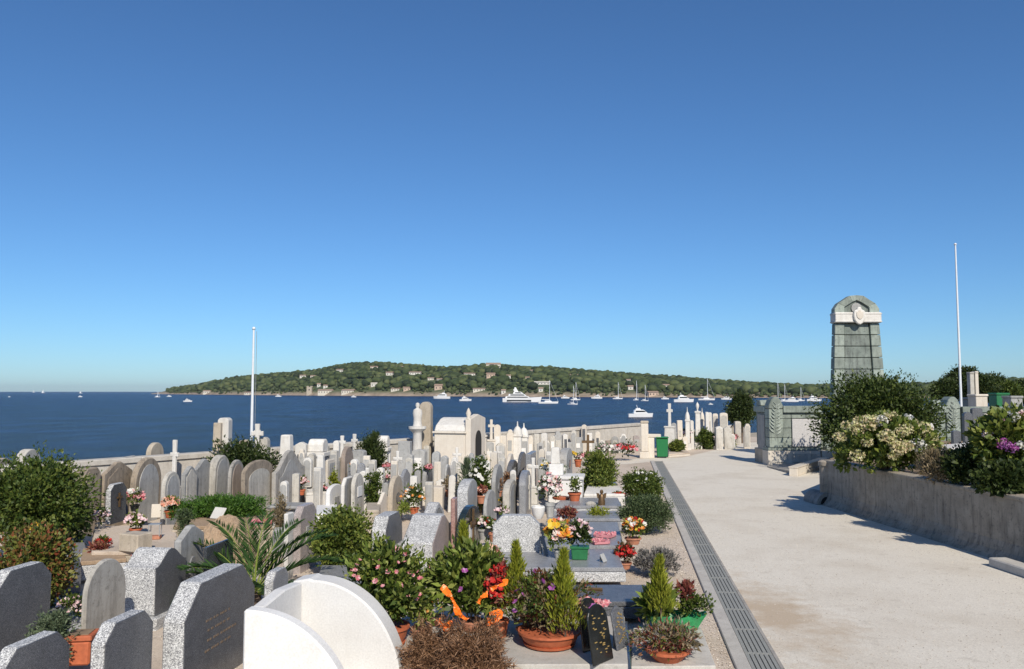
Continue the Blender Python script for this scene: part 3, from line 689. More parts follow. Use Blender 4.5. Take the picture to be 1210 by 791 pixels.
# forecourt: ramp slab and low cream wall
p0, p1, p2, p3 = at(906, 552.5), at(941, 562.5), at(985, 553), at(960, 546)
rp = tag(MB().add([(*p0[:2], .0), (*p1[:2], .0), (*p2[:2], .0), (*p3[:2], .0), (*p0[:2], .05), (*p1[:2], .13), (*p2[:2], .17), (*p3[:2], .13)],
    [(3, 2, 1, 0), (4, 5, 6, 7), (0, 1, 5, 4), (1, 2, 6, 5), (2, 3, 7, 6), (3, 0, 4, 7)]).build('ramp_slab', 'concrete', bevel=.01), 'flat grey concrete ramp slab leading up to the memorial', 'ramp')
a, b_ = at(941, 563.5), at(978, 551)
lwm = thing('low_wall', 'low cream rendered wall beside the memorial ramp', 'wall', (a.x+.03, a.y, 0), math.atan2(b_.y-a.y, b_.x-a.x))
ll = (b_-a).length
MB().box(ll/2, .14, 0, ll, .3, .30).build('wall_panel', 'cream', lwm, bevel=.015); MB().box(ll/2, .14, .302, ll+.03, .34, .05).build('coping', 'cream', lwm, bevel=.01)

# ------------------------------------------------------------------ retaining wall and raised beds on the right
RW0, RW1 = Vector((8.62, 23.1, 0)), Vector((9.72, 4.0, 0)); rd = (RW1-RW0).normalized(); rl = (RW1-RW0).length
ret = thing('retaining_wall', 'weathered grey concrete retaining wall of the raised flower bed along path', 'wall', RW0, math.atan2(rd.y, rd.x))
# local x runs towards the camera; the path lies on local -y
pr = [(-.20, 0), (-.12, .06), (-.05, .16), (0, .34), (0, 1.14), (.30, 1.14), (.30, 0)]
for k in range(4):
    L = rl/4; MB().prism(pr, k*L+.004, (k+1)*L-.004).build('wall_panel', 'concrete_wall', ret)
MB().prism([(-.02, 1.143), (-.02, 1.2), (.0, 1.22), (.34, 1.22), (.34, 1.143)], 0, rl).build('coping', 'concrete_wall', ret, bevel=.01)
MB().lathe([(.24, 0), (.24, 1.05), (.27, 1.06), (.27, 1.16), (.2, 1.2)], 18, -.02, .12).build('end_pier', 'concrete_wall', ret, smooth=True)
kb = thing('kerb', 'low concrete kerb step at the foot of the retaining wall', 'kerb', RW0, math.atan2(rd.y, rd.x))
MB().box(13.3, -.47, 0, 10.4, .33, .16).build('kerb_stone', 'concrete_light', kb, bevel=.02)
pipe = thing('drain_pipe', 'concrete drain pipe mouth at the end of the retaining wall', 'pipe', at(967, 594))
MB().prism([(.3*math.cos(t), .02+.32*math.sin(t)) for t in [math.pi*i/12 for i in range(13)]], -.3, .55).build('pipe_body', 'concrete', pipe, rz=rad(-85))
MB().prism([(.19*math.cos(t), .03+.2*math.sin(t)) for t in [math.pi*i/12 for i in range(13)]], .551, .556).build('opening_shade', 'dark_void', pipe, rz=rad(-85))  # flat cap on a solid pipe; shade of the hollow is its near-black colour
bed = [(8.95, 23.0), (10.05, 4), (40, 4), (40, 33.2), (13.0, 33.2), (12.2, 29), (9.3, 24.5)]
struct(MB().poly(bed, 0.02, 1.13).build('raised_bed', 'soil'))
# ================================================================== GRAVES
def profile(style, w, h):
    hw = w/2; a = []
    def arc(cy, cz, ry, rz, t0, t1, n): return [(cy+ry*math.cos(t0+(t1-t0)*i/n), cz+rz*math.sin(t0+(t1-t0)*i/n)) for i in range(n+1)]
    if style == 'flat': return [(-hw, 0), (hw, 0), (hw, h), (-hw, h)]
    if style == 'arch': r = hw; k = min(r, h*.4); return [(-hw, 0), (hw, 0)]+arc(0, h-k, hw, k, 0, math.pi, 14)
    if style == 'seg': k = w*.18; return [(-hw, 0), (hw, 0)]+arc(0, h-k, hw, k, 0.0, math.pi, 12)
    if style == 'chamfer': c = w*.2; return [(-hw, 0), (hw, 0), (hw, h-c), (hw-c, h), (-hw+c, h), (-hw, h-c)]
    if style == 'peak': return [(-hw, 0), (hw, 0), (hw, h-w*.22), (hw*.15, h), (-hw*.15, h), (-hw, h-w*.22)]
    if style == 'shoulder':
        r = hw*.66; k = min(r, h*.3); return [(-hw, 0), (hw, 0), (hw, h-k-.06*h), (r, h-k-.03*h)]+arc(0, h-k, r, k, .0, math.pi, 10)+[(-r, h-k-.03*h), (-hw, h-k-.06*h)]
    if style == 'wave':
        pts = [(hw-w*i/12, h-.13*w+.13*w*math.cos(2*math.pi*(i/12-.5))) for i in range(13)]; return [(-hw, 0), (hw, 0)]+pts
    if style == 'slant': return [(-hw, 0), (hw, 0), (hw, h*.9), (hw*.5, h), (-hw*.4, h*.99), (-hw, h*.8)]
    if style == 'step': return [(-hw, 0), (hw, 0), (hw, h*.72), (hw*.72, h*.74), (hw*.72, h), (-hw*.72, h), (-hw*.72, h*.74), (-hw, h*.72)]
def inset(prof, w, h, k=.86, up=.04):
    return [(y*k, up*h+z*(1-up-(1-k)*.5*w/h)) for y, z in prof]
def solve(P, dr, target, lo, hi):
    f0 = proj(P+dr*lo)[0]-target; f1 = proj(P+dr*hi)[0]-target
    if (f0 > 0) == (f1 > 0): return lo if abs(f0) < abs(f1) else hi
    for _ in range(40):
        mid = (lo+hi)/2; f = proj(P+dr*mid)[0]-target
        if (f > 0) == (f0 > 0): lo = mid
        else: hi = mid
    return (lo+hi)/2
NST = 0
def wallY(px, off=.7):
    k = (px-W0/2)/F; t = (k*WA.y-WA.x)/(WD.x-k*WD.y); return WA.y+t*WD.y-off*1.15
def top_at(px, y, h, Y, z0=0.0):
    if Y is None: return at(px, y, h), h
    P = atd(px, y, Y); return P, P.z
def stone(label, xl, xc, xr, y, h, style='arch', mat='pale', face=None, z0=0.0, slab=None, plinth=.0, name='headstone', cat='headstone', phi=PHI, wmax=1.6, tmax=.6,
          cross=None, group=None, bev=.018, ins=None, fk=.9):
    """headstone whose near top corner shows at (xc, y): narrow side from xl to xc, broad face from xc to xr; h = height of its top above the ground"""
    global NST; NST += 1
    ex = Vector((math.cos(phi), -math.sin(phi), 0)); ey = Vector((math.sin(phi), math.cos(phi), 0))
    P = at(xc, y, h); t = solve(P, -ex, xl, .05, tmax); w = solve(P, ey, xr, .25, wmax)
    c = P-ex*t/2+ey*w/2; hh = h-z0
    o = thing(name, label, cat, (c.x, c.y, z0-(.0 if z0 else .02)), -phi, group); rt = random.Random(NST*7); o.rotation_euler = (rt.gauss(0, .012), rt.gauss(0, .012), -phi+rt.gauss(0, .025))
    b0 = 0.0
    if plinth: MB().box(0, 0, 0, t+.16, w+.16, plinth).build('plinth', mat, o, bevel=bev); b0 = plinth+.001
    pr = profile(style, w, hh-b0)
    st = MB().prism([(a, b_+b0) for a, b_ in pr], -t/2, t/2).build('slab_stone' if name != 'headstone' else 'stele', mat, o, bevel=min(bev, t*.2))
    if face:
        pf = [(a*fk, b0+.03+b_*(1-(1-fk)*.5*w/hh)-.03) for a, b_ in pr]
        fc = MB().prism(pf, t/2+.001, t/2+.012).build('face', face, st)
        if ins:
            m = MB(); rg = random.Random(NST)
            for r in range(4):
                x = -w*.25+rg.random()*.12
                while x < w*(.1+.12*rg.random()):
                    l = rg.uniform(.02, .06); m.box(t/2+.014, x+l/2, hh*(.35+.09*r), .004, l, .022); x += l+rg.uniform(.012, .05)
            m.build('inscription', ins, fc, kind='stuff')
    elif t > .07 and w > .35 and NST % 3 and name == 'headstone':
        pm = ('white_clean', 'granite_dark', 'pale_grey', 'granite_slab')[NST % 4]; rq = random.Random(NST+50); pw, ph_ = w*rq.uniform(.28, .5), hh*rq.uniform(.18, .34)
        zc = hh*rq.uniform(.5, .66)
        pq = [(pw*.5*math.cos(k*math.pi/6), zc+ph_*.5*math.sin(k*math.pi/6)) for k in range(12)] if NST % 2 else [(-pw/2, zc-ph_/2), (pw/2, zc-ph_/2), (pw/2, zc+ph_/2), (-pw/2, zc+ph_/2)]
        MB().prism(pq, t/2+.001, t/2+.018).build('name_plaque', pm, st, bevel=.004)
    if cross:
        m = MB(); zc = hh*.62; s_ = w*.2
        m.box(t/2+.03, 0, zc-s_*1.6, .03, s_*.32, s_*2.6); m.box(t/2+.031, 0, zc, .03, s_*1.5, s_*.32)
        m.build('crucifix', cross, st)
    if slab:
        L, ws, hs, sm = slab[:4]; x0 = t/2+.09*bool(plinth)+.004
        sl = MB().box(x0+L/2, 0, 0, L, ws, hs*.6).build('kerb', sm, o, bevel=.012)
        MB().box(x0+L/2, 0, hs*.6+.002, L-.04, ws-.05, hs*.4).build('ledger', slab[4] if len(slab) > 4 else sm, o, bevel=.015)
    return o
def front(label, xl, xr, y, h, dth=.2, style='arch', mat='pale', z0=0.0, name='headstone', cat='headstone', face=None, cap=None, group=None, Y=None):
    """stone turned to the camera: outline xl..xr, top at y"""
    P, h = top_at((xl+xr)/2, y, h, Y); w_ = (xr-xl)*P.y/F; hh = h-z0
    o = thing(name, label, cat, (P.x, P.y+dth/2, z0), -rad(90)-rad(3), group)
    pr = profile(style, w_, hh)
    MB().prism(pr, -dth/2, dth/2).build('stele', mat, o, bevel=.015)
    if face: MB().prism([(a*.8, .06*hh+b_*.86) for a, b_ in pr], dth/2+.001, dth/2+.012).build('face', face, o)
    elif hh > .6 and w_ > .22 and style != 'step' and cap is None:
        rq = random.Random(label); a, b_, zc = w_*rq.uniform(.22, .34), hh*rq.uniform(.1, .18), hh*rq.uniform(.55, .7)
        MB().prism([(-a, zc-b_), (a, zc-b_), (a, zc+b_), (-a, zc+b_)], dth/2+.001, dth/2+.014).build('name_plaque', rq.choice(['white_clean', 'granite_polish', 'pale_grey', 'pale']), o)
    rq = random.Random(label+'t'); o.rotation_euler = (rq.gauss(0, .014), rq.gauss(0, .014), -rad(93)+rq.gauss(0, .09))
    return o
def cross_monument(label, px, ytop, h, ped=(.45, .5), mat='white', rz=-.5, arm=.42, z0=0.0, th=.13, celtic=False, Y=None):
    P, h = top_at(px, ytop, h, Y); o = thing('cross_monument', label, 'cross', (P.x, P.y, z0), rz)
    ph = (h-z0)*ped[1]; pw = ped[0]
    MB().box(0, 0, 0, pw+.12, pw+.12, ph*.25).build('plinth', mat, o, bevel=.02); MB().box(0, 0, ph*.25+.001, pw, pw, ph*.7, 0, .82).build('pedestal', mat, o, bevel=.02)
    MB().box(0, 0, ph*.951, pw*.95, pw*.95, ph*.05).build('cap', mat, o, bevel=.01)
    ch = h-z0-ph; a = arm; zc = ph+ch*.68; w_ = th/2
    pts = [(-w_*1.15, ph), (w_*1.15, ph), (w_, zc-w_), (a, zc-w_*1.2), (a, zc+w_*1.2), (w_, zc+w_), (w_*1.2, h-z0), (-w_*1.2, h-z0), (-w_, zc+w_), (-a, zc+w_*1.2), (-a, zc-w_*1.2), (-w_, zc-w_)]
    MB().prism_y(pts, -th*.4, th*.4).build('cross', mat, o, bevel=.015)
    if celtic: MB().tube([(a*.62*math.cos(t), 0, zc+a*.62*math.sin(t)) for t in [2*math.pi*i/16 for i in range(17)]], th*.22, 6).build('ring', mat, o)
    return o
def obelisk(label, px, ytop, h, w_, mat, top='urn', z0=0.0, rz=-PHI, name='column_monument', cat='monument', Y=None):
    P, h = top_at(px, ytop, h, Y); o = thing(name, label, cat, (P.x, P.y, z0), rz); hh = h-z0
    MB().box(0, 0, 0, w_*1.5, w_*1.5, hh*.16).build('plinth', mat, o, bevel=.02)
    if top == 'trunc':
        MB().box(0, 0, hh*.161, w_*1.15, w_*1.15, hh*.84, 0, .68).build('shaft', mat, o, bevel=.03)
    elif top == 'sarc':
        MB().box(0, 0, hh*.161, w_, w_, hh*.52, 0, .9).build('shaft', mat, o, bevel=.02); MB().box(0, 0, hh*.683, w_*1.25, w_*1.25, hh*.08).build('cornice', mat, o, bevel=.015)
        MB().prism([(-w_*.55, hh*.765), (w_*.55, hh*.765), (w_*.5, hh*.92), (w_*.25, hh), (-w_*.25, hh), (-w_*.5, hh*.92)], -w_*.5, w_*.5).build('cap', mat, o, bevel=.03)
    elif top == 'dome':
        MB().box(0, 0, hh*.161, w_, w_, hh*.5).build('shaft', mat, o, bevel=.02); MB().box(0, 0, hh*.663, w_*1.2, w_*1.2, hh*.05).build('cornice', mat, o, bevel=.01)
        MB().lathe([(w_*.56, 0), (w_*.52, hh*.08), (w_*.3, hh*.15), (w_*.1, hh*.18), (w_*.05, hh*.28), (0.001, hh*.285)], 12, 0, 0, hh*.714).build('dome', mat, o, smooth=True)
    elif top == 'statue':
        MB().lathe([(w_*.62, 0), (w_*.5, hh*.04), (w_*.42, hh*.08), (w_*.38, hh*.44), (w_*.46, hh*.46), (w_*.75, hh*.5), (w_*.75, hh*.53)], 14, 0, 0, hh*.161).build('column', mat, o, smooth=True)
        MB().lathe([(w_*.4, 0), (w_*.36, hh*.03), (w_*.34, hh*.1), (w_*.42, hh*.17), (w_*.36, hh*.215), (w_*.13, hh*.235), (w_*.12, hh*.245), (w_*.19, hh*.27), (w_*.15, hh*.3), (.002, hh*.31)], 12, 0, 0, hh*.692, 1, .75).build('statue', mat, o, smooth=True)
    elif top == 'urn':
        MB().box(0, 0, hh*.161, w_, w_, hh*.6, 0, .9).build('shaft', mat, o, bevel=.02); MB().box(0, 0, hh*.763, w_*1.15, w_*1.15, hh*.04).build('cornice', mat, o, bevel=.01)
        MB().lathe([(w_*.2, 0), (w_*.12, hh*.03), (w_*.35, hh*.1), (w_*.3, hh*.14), (w_*.12, hh*.17), (.002, hh*.195)], 12, 0, 0, hh*.804).build('urn', mat, o, smooth=True)
    return o
def flat_slab(label, corners, z, mat, hs=.22, name='grave_slab', top=None):
    """grave slab from four pixel corners of its top (near-left, near-right, far-right, far-left)"""
    pts = [at(*c, z) for c in corners]; c = sum(pts, Vector())/4
    o = thing(name, label, 'grave', (c.x, c.y, 0))
    pl = [(p.x-c.x, p.y-c.y) for p in pts]
    MB().poly([(x*1.03, y*1.03) for x, y in pl], z-hs if z-hs > .02 else 0.0, z-.07).build('kerb', mat, o, bevel=.01)
    MB().poly(pl, z-.068, z).build('ledger', top or mat, o, bevel=.012)
    return o

# ---- foreground steles
stone('tall grey granite stele at the left edge below the red-leaved bush', -16, -2, 60, 676, 1.15, 'chamfer', 'granite_rough', 'granite_polish', fk=.985)
stone('low dark granite stele cut by the bottom left corner', -14, 4, 81, 769, .95, 'chamfer', 'granite_rough', 'granite_polish', fk=.985)
stone('grey granite stele with chamfered top beside the square terracotta pot', 107, 124, 179, 738, 1.0, 'chamfer', 'granite_rough', 'granite_polish', fk=.985, slab=(.3, .9, .25, 'granite_rough'), plinth=.12)
stone('large speckled granite stele with faded brown lettering beside the curved white tomb', 194, 219, 300, 694, 1.15, 'chamfer', 'granite_rough', 'granite_polish', fk=.985, ins='rust_ink')
stone('pale rendered stele with rounded top behind the square terracotta pot', 97, 103, 150, 667, 1.12, 'arch', 'pale', wmax=1.2)
stone('thick grey granite stele with wavy top in front of the palm', 144, 184, 220, 652, 1.0, 'wave', 'granite_rough', 'granite_polish', fk=.985, plinth=.18)
stone('plain grey-beige gabled stele left of the palm', 205, 213, 243, 624, 1.2, 'peak', 'pale_grey', slab=None)
stone('black polished stele half hidden behind the palm fronds', 243, 246, 276, 645, .95, 'flat', 'granite_dark')
stone('small grey granite stele just behind the curved white tomb', 311, 321, 340, 676, .85, 'chamfer', 'granite_rough', 'granite_slab', fk=.98)
stone('brown stone stele with chamfered top right of the palm', 347, 356, 375, 598, 1.15, 'chamfer', 'granite_pink')
stone('narrow white stele touching the brown one near the palm', 336, 341, 348, 606, 1.1, 'flat', 'white')
# ---- middle field
stone('grey granite stele with sloping top behind the pink-flowered shrub', 440, 457, 476, 611, 1.0, 'chamfer', 'granite_rough', 'granite_polish', plinth=.45, fk=.98)
stone('broad speckled granite stele with reddish polished face', 475, 511, 534, 615, .95, 'peak', 'granite_rough', 'granite_pink', fk=.97)
stone('low grey granite stele with dark panel behind the reddish-faced one', 498, 511, 524, 597, .9, 'peak', 'granite_rough', 'granite_dark', fk=.8)
stone('slim red granite upright left of the dark rounded stele', 533, 538, 541, 588, 1.2, 'flat', 'granite_red', wmax=.5)
stone('dark green marble stele with oval top and bronze crucifix', 540, 548, 567, 603, 1.0, 'arch', 'green_black', cross='bronze')
stone('tall grey stele with curved top behind the dark oval one', 540, 552, 564, 569, 1.2, 'seg', 'granite_rough', 'pale_grey', fk=.96)
stone('small pale arched stele above the red carnation pot', 572, 576, 586, 582, .95, 'arch', 'pale_grey')
stone('slim tall pale stele behind a small arched one', 580, 585, 595, 551, 1.25, 'arch', 'pale_grey')
stone('pale grey stele pair member left of the shiny one', 594, 602, 611, 570, 1.0, 'seg', 'pale', 'pale_grey', fk=.85)
stone('shiny pale granite stele with cross left of the pink bouquet', 612, 620, 635, 559, 1.15, 'seg', 'granite_slab', 'granite_slab', cross='pale', fk=.92)
front('wide pale speckled stele with sloping shoulders beside the sunflower bouquet', 583, 638, 610, .95, .28, 'chamfer', 'granite_rough', cap='plain')
stone('bluish grey stele with rounded top behind the brown dried plant', 598, 604, 611, 545, 1.1, 'arch', 'granite_polish')
stone('round pale cream headstone peeping over the bluish grey stele', 598, 602, 608, 537, 1.15, 'arch', 'cream')
stone('tall smooth grey stele with white strip', 622, 628, 634, 536, 1.35, 'flat', 'granite_slab', 'white_clean', fk=.3)
stone('narrow grey stele left of the white strip one', 612, 616, 622, 535, 1.3, 'arch', 'granite_polish')
stone('white rendered round-shouldered stele above the green bush', 384, 389, 406, 574, .95, 'seg', 'white_clean')
stone('grey-faced stele with shoulders next to the white rendered one', 402, 406, 419, 565, 1.12, 'chamfer', 'white', 'pale_grey', fk=.93)
stone('tall pale arched stele right of the grey-faced one', 415, 420, 431, 560, 1.2, 'arch', 'pale')
stone('weathered beige stele with rounded top beside orange flowers', 458, 464, 476, 563, 1.12, 'arch', 'beige')
stone('small beige stele with curved arm shape behind the bush', 445, 449, 460, 583, .8, 'wave', 'cream')
flat_slab('beige block tomb between the tall arched stele and curved stele', [(431, 603), (448, 603), (450, 594), (434, 594)], .55, 'beige', .5)
stone('slim bluish stele standing before the shouldered grey monument', 473, 477, 485, 555, 1.1, 'peak', 'granite_slab')
front('large shouldered grey monument with pale top left of the statue column', 468, 488, 522, 1.55, .3, 'step', 'pale_grey')
stone('grey arched stele with dark panel near the cream pillars', 498, 503, 512, 549, 1.15, 'arch', 'pale_grey', 'granite_polish', fk=.7, plinth=.3)
for i, (a, b_) in enumerate(((512, 'left'), (517, 'right'))):
    front(f'slim cream square pillar, {b_} one of a pair before the chapel tomb', a, a+4.4, 546, 1.2, .12, 'flat', 'cream', name='pillar', cat='pillar')
stone('small dark arched stele right of the cream pillars', 526, 528, 534, 549, 1.1, 'arch', 'pale_grey', 'granite_polish', fk=.75)
front('white wedge shaped memorial stone leaning near a terracotta pot', 515, 527, 567, .75, .2, 'peak', 'white')
front('white plinth tomb before the cream pillars', 500, 524, 576, .6, .5, 'flat', 'cream')
stone('reddish brown stele with flat top below the crosses', 403, 408, 418, 528, 1.5, 'arch', 'brown')
stone('beige framed stele with grey panel left of the reddish brown one', 385, 388, 402, 543, 1.2, 'flat', 'cream', 'pale_grey', fk=.8)
flat_slab('white stepped tomb beneath the small white arch', [(362, 583), (396, 580), (398, 566), (364, 566)], .45, 'white', .4)
front('small white arch shrine on the white stepped tomb', 358, 368, 541, 1.3, .3, 'arch', 'white', z0=.5, face='pale_grey', name='shrine', cat='shrine')
obelisk('fluted white column stump beside the small arch shrine', 379, 538, 1.35, .22, 'white', 'trunc', .45)
flat_slab('sloping grey sarcophagus slab below the crosses', [(410, 566), (438, 562), (432, 548), (412, 548)], .75, 'granite_slab', .6)
# ---- graves along the path (right side of the field)
flat_slab('polished grey grave slab with sunflower bouquet and easel plaque', [(579, 671), (737, 671), (728, 649), (592, 649)], .34, 'granite_rough', .22, top='granite_slab')
flat_slab('long dark polished slab behind the black arched plaques', [(640, 712), (770, 711), (762, 691), (655, 691)], .30, 'granite_polish', .22)
flat_slab('grey grave slab carrying two pink heart shaped cushions', [(640, 645), (737, 645), (730, 617), (650, 617)], .36, 'granite_rough', .26, top='granite_slab')
flat_slab('grey slab with planted strip behind the cushions grave', [(646, 613), (733, 613), (728, 604), (652, 604)], .38, 'granite_slab', .26)
flat_slab('blue-grey slab with terracotta pot and angel figure', [(656, 598), (735, 598), (730, 588), (664, 588)], .44, 'granite_rough', .3, top='granite_slab')
flat_slab('white marble slab behind the angel figure', [(690, 584), (738, 584), (732, 574), (694, 574)], .5, 'white', .36)
flat_slab('dark grey slab below the round green bush', [(690, 572), (730, 572), (722, 565), (692, 565)], .4, 'granite_polish', .3)
# white block tomb
P = at(670, 563, .95)
o = thing('block_tomb', 'white rendered block tomb with potted plant in front', 'tomb', (P.x, P.y+.35, 0), -PHI)
MB().box(0, .0, 0, .86, .8, .86).build('body', 'white_clean', o, bevel=.02); MB().box(0, 0, .862, .94, .88, .09).build('cap', 'white_clean', o, bevel=.02)
MB().box(-.25, -.05, .953, .36, .3, .28).build('step', 'white_clean', o, bevel=.015); MB().box(-.27, -.05, 1.235, .24, .22, .42, 0, .85).build('pedestal', 'white', o, bevel=.015)
stone('rust brown stele standing behind the white block tomb', 656, 660, 664, 530, 1.4, 'flat', 'granite_red', wmax=.6)
stone('wide grey stele behind the white block tomb beside yellow flowers', 662, 671, 679, 531, 1.35, 'seg', 'pale_grey')
# curved white tomb in the foreground
P = at(368, 686, 1.1)
o = thing('curved_tomb', 'big white rendered tomb with sweeping curved gable', 'tomb', (P.x, P.y, 0), -PHI)
def sweep(x0, xc, top, rx): return [(x0, 0)]+[(xc+rx*math.cos(t), top*math.sin(t)) for t in [math.pi/2*i/22 for i in range(23)]]+[(xc-.05, top+.015), (x0, top-.02)]
MB().prism_y(sweep(-.22, .02, 1.1, .96), 0, .3).build('back_gable', 'white_clean', o, bevel=.02)
MB().prism_y([(-.23, 0)]+[(-.2+1.04*math.cos(t), 1.07*math.sin(t)) for t in [math.pi/2*i/22 for i in range(23)]]+[(-.23, 1.07)], -1.12, -.96).build('front_gable', 'white_clean', o, bevel=.02)
MB().prism([(-.958, 0), (-.002, 0), (-.002, 1.075), (-.45, 1.105), (-.958, 1.06)], -.225, -.1).build('side_wall', 'white_clean', o, bevel=.015)
MB().box(.3, -.48, 0, .78, .94, .12).build('floor_slab', 'white_clean', o)
# ---- left plots
flat_slab('beige walled grave plot with pots below the tall niches', [(108, 652), (214, 652), (206, 620), (112, 622)], .42, 'beige', .38, top='plot_gravel')
flat_slab('flat grey slab left of the beige plot', [(52, 656), (103, 654), (100, 641), (56, 642)], .34, 'granite_slab', .3)
flat_slab('grey planter grave with red flowers beside the flat slab', [(95, 664), (150, 660), (142, 646), (98, 648)], .36, 'granite_rough', .3, top='earth')
flat_slab('dark granite step below the flat grey slab', [(73, 675), (96, 671), (94, 659), (72, 661)], .4, 'granite_polish', .38)
flat_slab('grey slab with small bush at the left front', [(52, 732), (100, 730), (98, 706), (52, 708)], .2, 'granite_slab', .18)
o = tag(MB().box(0, 0, 0, .42, .34, .3).build('stone_box', 'beige', None, at(160, 651, .42), rad(-22), .02), 'rough beige stone box standing in the walled plot', 'stone box')
# ---- rendered niches in front of the sea wall, left to right
NI = [('tall grey rendered niche at the right edge of the big left shrub', 88, 101, 121, 553, 1.45, 'chamfer', 'brown', 'beige'),
      ('gabled brown rendered niche second from the big left shrub', 118, 123, 157, 547, 1.5, 'peak', 'brown', 'beige'),
      ('rounded brown niche with repaired grey patch third from the big shrub', 152, 159, 192, 542, 1.55, 'arch', 'brown', 'pale_grey'),
      ('narrow grey arched stele with white edge right of the patched niche', 190, 195, 214, 558, 1.35, 'arch', 'white', 'pale_grey'),
      ('pale blue-grey arched stele left of the big bouquet', 213, 218, 234, 551, 1.4, 'wave', 'pale_grey', 'pale'),
      ('pale wavy topped niche behind the big bouquet', 226, 231, 252, 543, 1.5, 'wave', 'pale_grey', None),
      ('white edged rounded niche right of the big bouquet', 245, 254, 271, 538, 1.55, 'arch', 'white', 'pale_grey'),
      ('niche with rusty brown arched recess above the small pots', 268, 272, 289, 544, 1.45, 'arch', 'pale', 'brown'),
      ('broad stained niche with pale arched panel above the terracotta pots', 286, 291, 324, 546, 1.45, 'seg', 'beige', 'pale'),
      ('broad whitish stained niche with twin little arches, rightmost of the row', 322, 327, 361, 534, 1.6, 'wave', 'pale', 'pale_grey')]
MM = {'brown': 'plaster', 'beige': 'plaster', 'white': 'pale', 'pale': 'plaster_grey'}
for lb, a, b_, c, y, h, st, mt, fc in NI:
    fc = {'beige': 'plaster'}.get(fc, fc); mt = MM.get(mt, mt)
    stone(lb, a, b_, c, y, h, st, mt, fc, fk=.74, wmax=2.2, tmax=.7, name='niche_tomb', cat='tomb', bev=.03)
stone('small dark granite stele with bronze crucifix before the gabled niche', 125, 131, 150, 573, 1.2, 'chamfer', 'granite_rough', 'granite_dark', z0=.4, cross='bronze', fk=.96)
for a, q in ((324, 'left'), (335, 'right')): stone(f'little white arched stele before the whitish niche, {q} of the two', a, a+2, a+9, 555, 1.0, 'arch', 'white', 'pale_grey', fk=.7)
# ---- against the sea wall and the skyline of crosses
stone('big rounded brown stele cut by the left edge above the shrub', -22, -14, 20, 542, 1.5, 'arch', 'beige', wmax=2.4)
stone('big rounded pale stele rising from the left shrub', 17, 27, 50, 531, 1.6, 'arch', 'pale', wmax=2.4)
stone('round topped beige stele left of the thin white cross', 172, 178, 193, 523, 1.7, 'arch', 'beige')
cross_monument('thin white stone cross on square base before the sea wall', 207, 520, 1.75, (.3, .35), 'white', -.35, 0.13, 0, 0.1, Y=wallY(207, 0.6))
stone('grey stele leaning on the sea wall left of the round one', 145, 149, 161, 539, 1.45, 'flat', 'pale_grey')
front('tall white pillar tomb, front one of the joined pair over the hedge', 258, 271, 494, 2.25, .3, 'chamfer', 'white', Y=wallY(264.5, .7))
front('tall beige pillar tomb behind the white one over the hedge', 251, 260, 500, 2.1, .3, 'flat', 'beige', Y=wallY(255.5, .7))
cross_monument('white celtic style cross on the skyline beside the flagpole', 304.5, 501, 2.05, (.32, .6), 'white', .05, 0.17, 0, 0.12, celtic=True, Y=wallY(304.5, 0.6))
front('round beige headstone left of the flagpole foot', 282, 294, 520, 1.6, .25, 'arch', 'beige', Y=wallY(288.0, .7))
front('round grey-beige headstone right of the white celtic style cross', 306, 317, 517, 1.65, .25, 'arch', 'pale', Y=wallY(311.5, .7))
obelisk('truncated white obelisk right of the round hedge', 339, 514, 1.75, .36, 'white', 'trunc', Y=wallY(339, 0.8))
front('small white gabled headstone right of the truncated obelisk', 350, 363, 523, 1.55, .3, 'peak', 'white', Y=wallY(356.5, .7))
obelisk('squat white pedestal with rounded lid', 376, 519, 1.65, .48, 'white', 'sarc', Y=wallY(376, 0.8))
cross_monument('small white cross, left of two beside the round shrub', 404.5, 515, 1.75, (.3, .6), 'white', -.2, 0.12, 0, 0.1, Y=wallY(404.5, 0.6))
cross_monument('small white cross, right of two beside the round shrub', 419, 513, 1.75, (.3, .6), 'white', -.5, 0.12, 0, 0.1, Y=wallY(419, 0.6))
front('low grey stele under the right small cross', 416, 431, 532, 1.3, .3, 'seg', 'pale_grey', Y=wallY(423.5, 2.0))
obelisk('white stacked tombstone right of the round shrub', 453, 515, 1.75, .36, 'white', 'sarc', Y=wallY(453, 0.8))
obelisk('slim white urn post right of the round shrub', 459, 518, 1.7, .16, 'white', 'urn', Y=wallY(459, 0.8))
obelisk('white column carrying a small draped statue left of the chapel tomb', 493.5, 476, 2.7, .42, 'white', 'statue', Y=wallY(493.5, 0.8))
front('tall beige round topped stone behind the statue column', 497, 510.5, 475, 2.75, .35, 'arch', 'beige', cap='plain', Y=wallY(503.75, .7))
front('grey block tomb at the foot of the statue column', 486, 502, 532, 1.4, .5, 'seg', 'pale_grey', Y=wallY(494.0, 1.9))
# chapel tomb
P = atd(531, 550, wallY(531, 2.3))
ch = thing('chapel_tomb', 'cream stone chapel tomb with steep vaulted roof and arched door', 'chapel', (P.x, P.y, 0), -rad(14))
s_ = P.y/F; cw = 38*s_; cd = 1.9; zt = CAMZ+(HORIZON-512)*s_; zr = CAMZ+(HORIZON-494)*s_
MB().box(0, cd/2, 0, cw, cd, zt).build('wall', 'cream', ch, bevel=.02); MB().box(0, cd/2, zt+.001, cw+.12, cd+.14, .07).build('cornice', 'cream', ch, bevel=.015)
MB().prism([(-.03, zt+.072), (cd+.03, zt+.072), (cd-.15, zr-.25), (cd/2+.3, zr-.04), (cd/2, zr), (cd/2-.3, zr-.04), (.15, zr-.25)], -cw/2, cw/2).build('roof', 'white', ch, bevel=.03)
fx = cw/2
MB().prism([(.0, 0), (cd, 0), (cd, zt+.5), (cd/2, zr+.12), (0, zt+.5)], fx+.002, fx+.2).build('gable_front', 'cream', ch, bevel=.02)
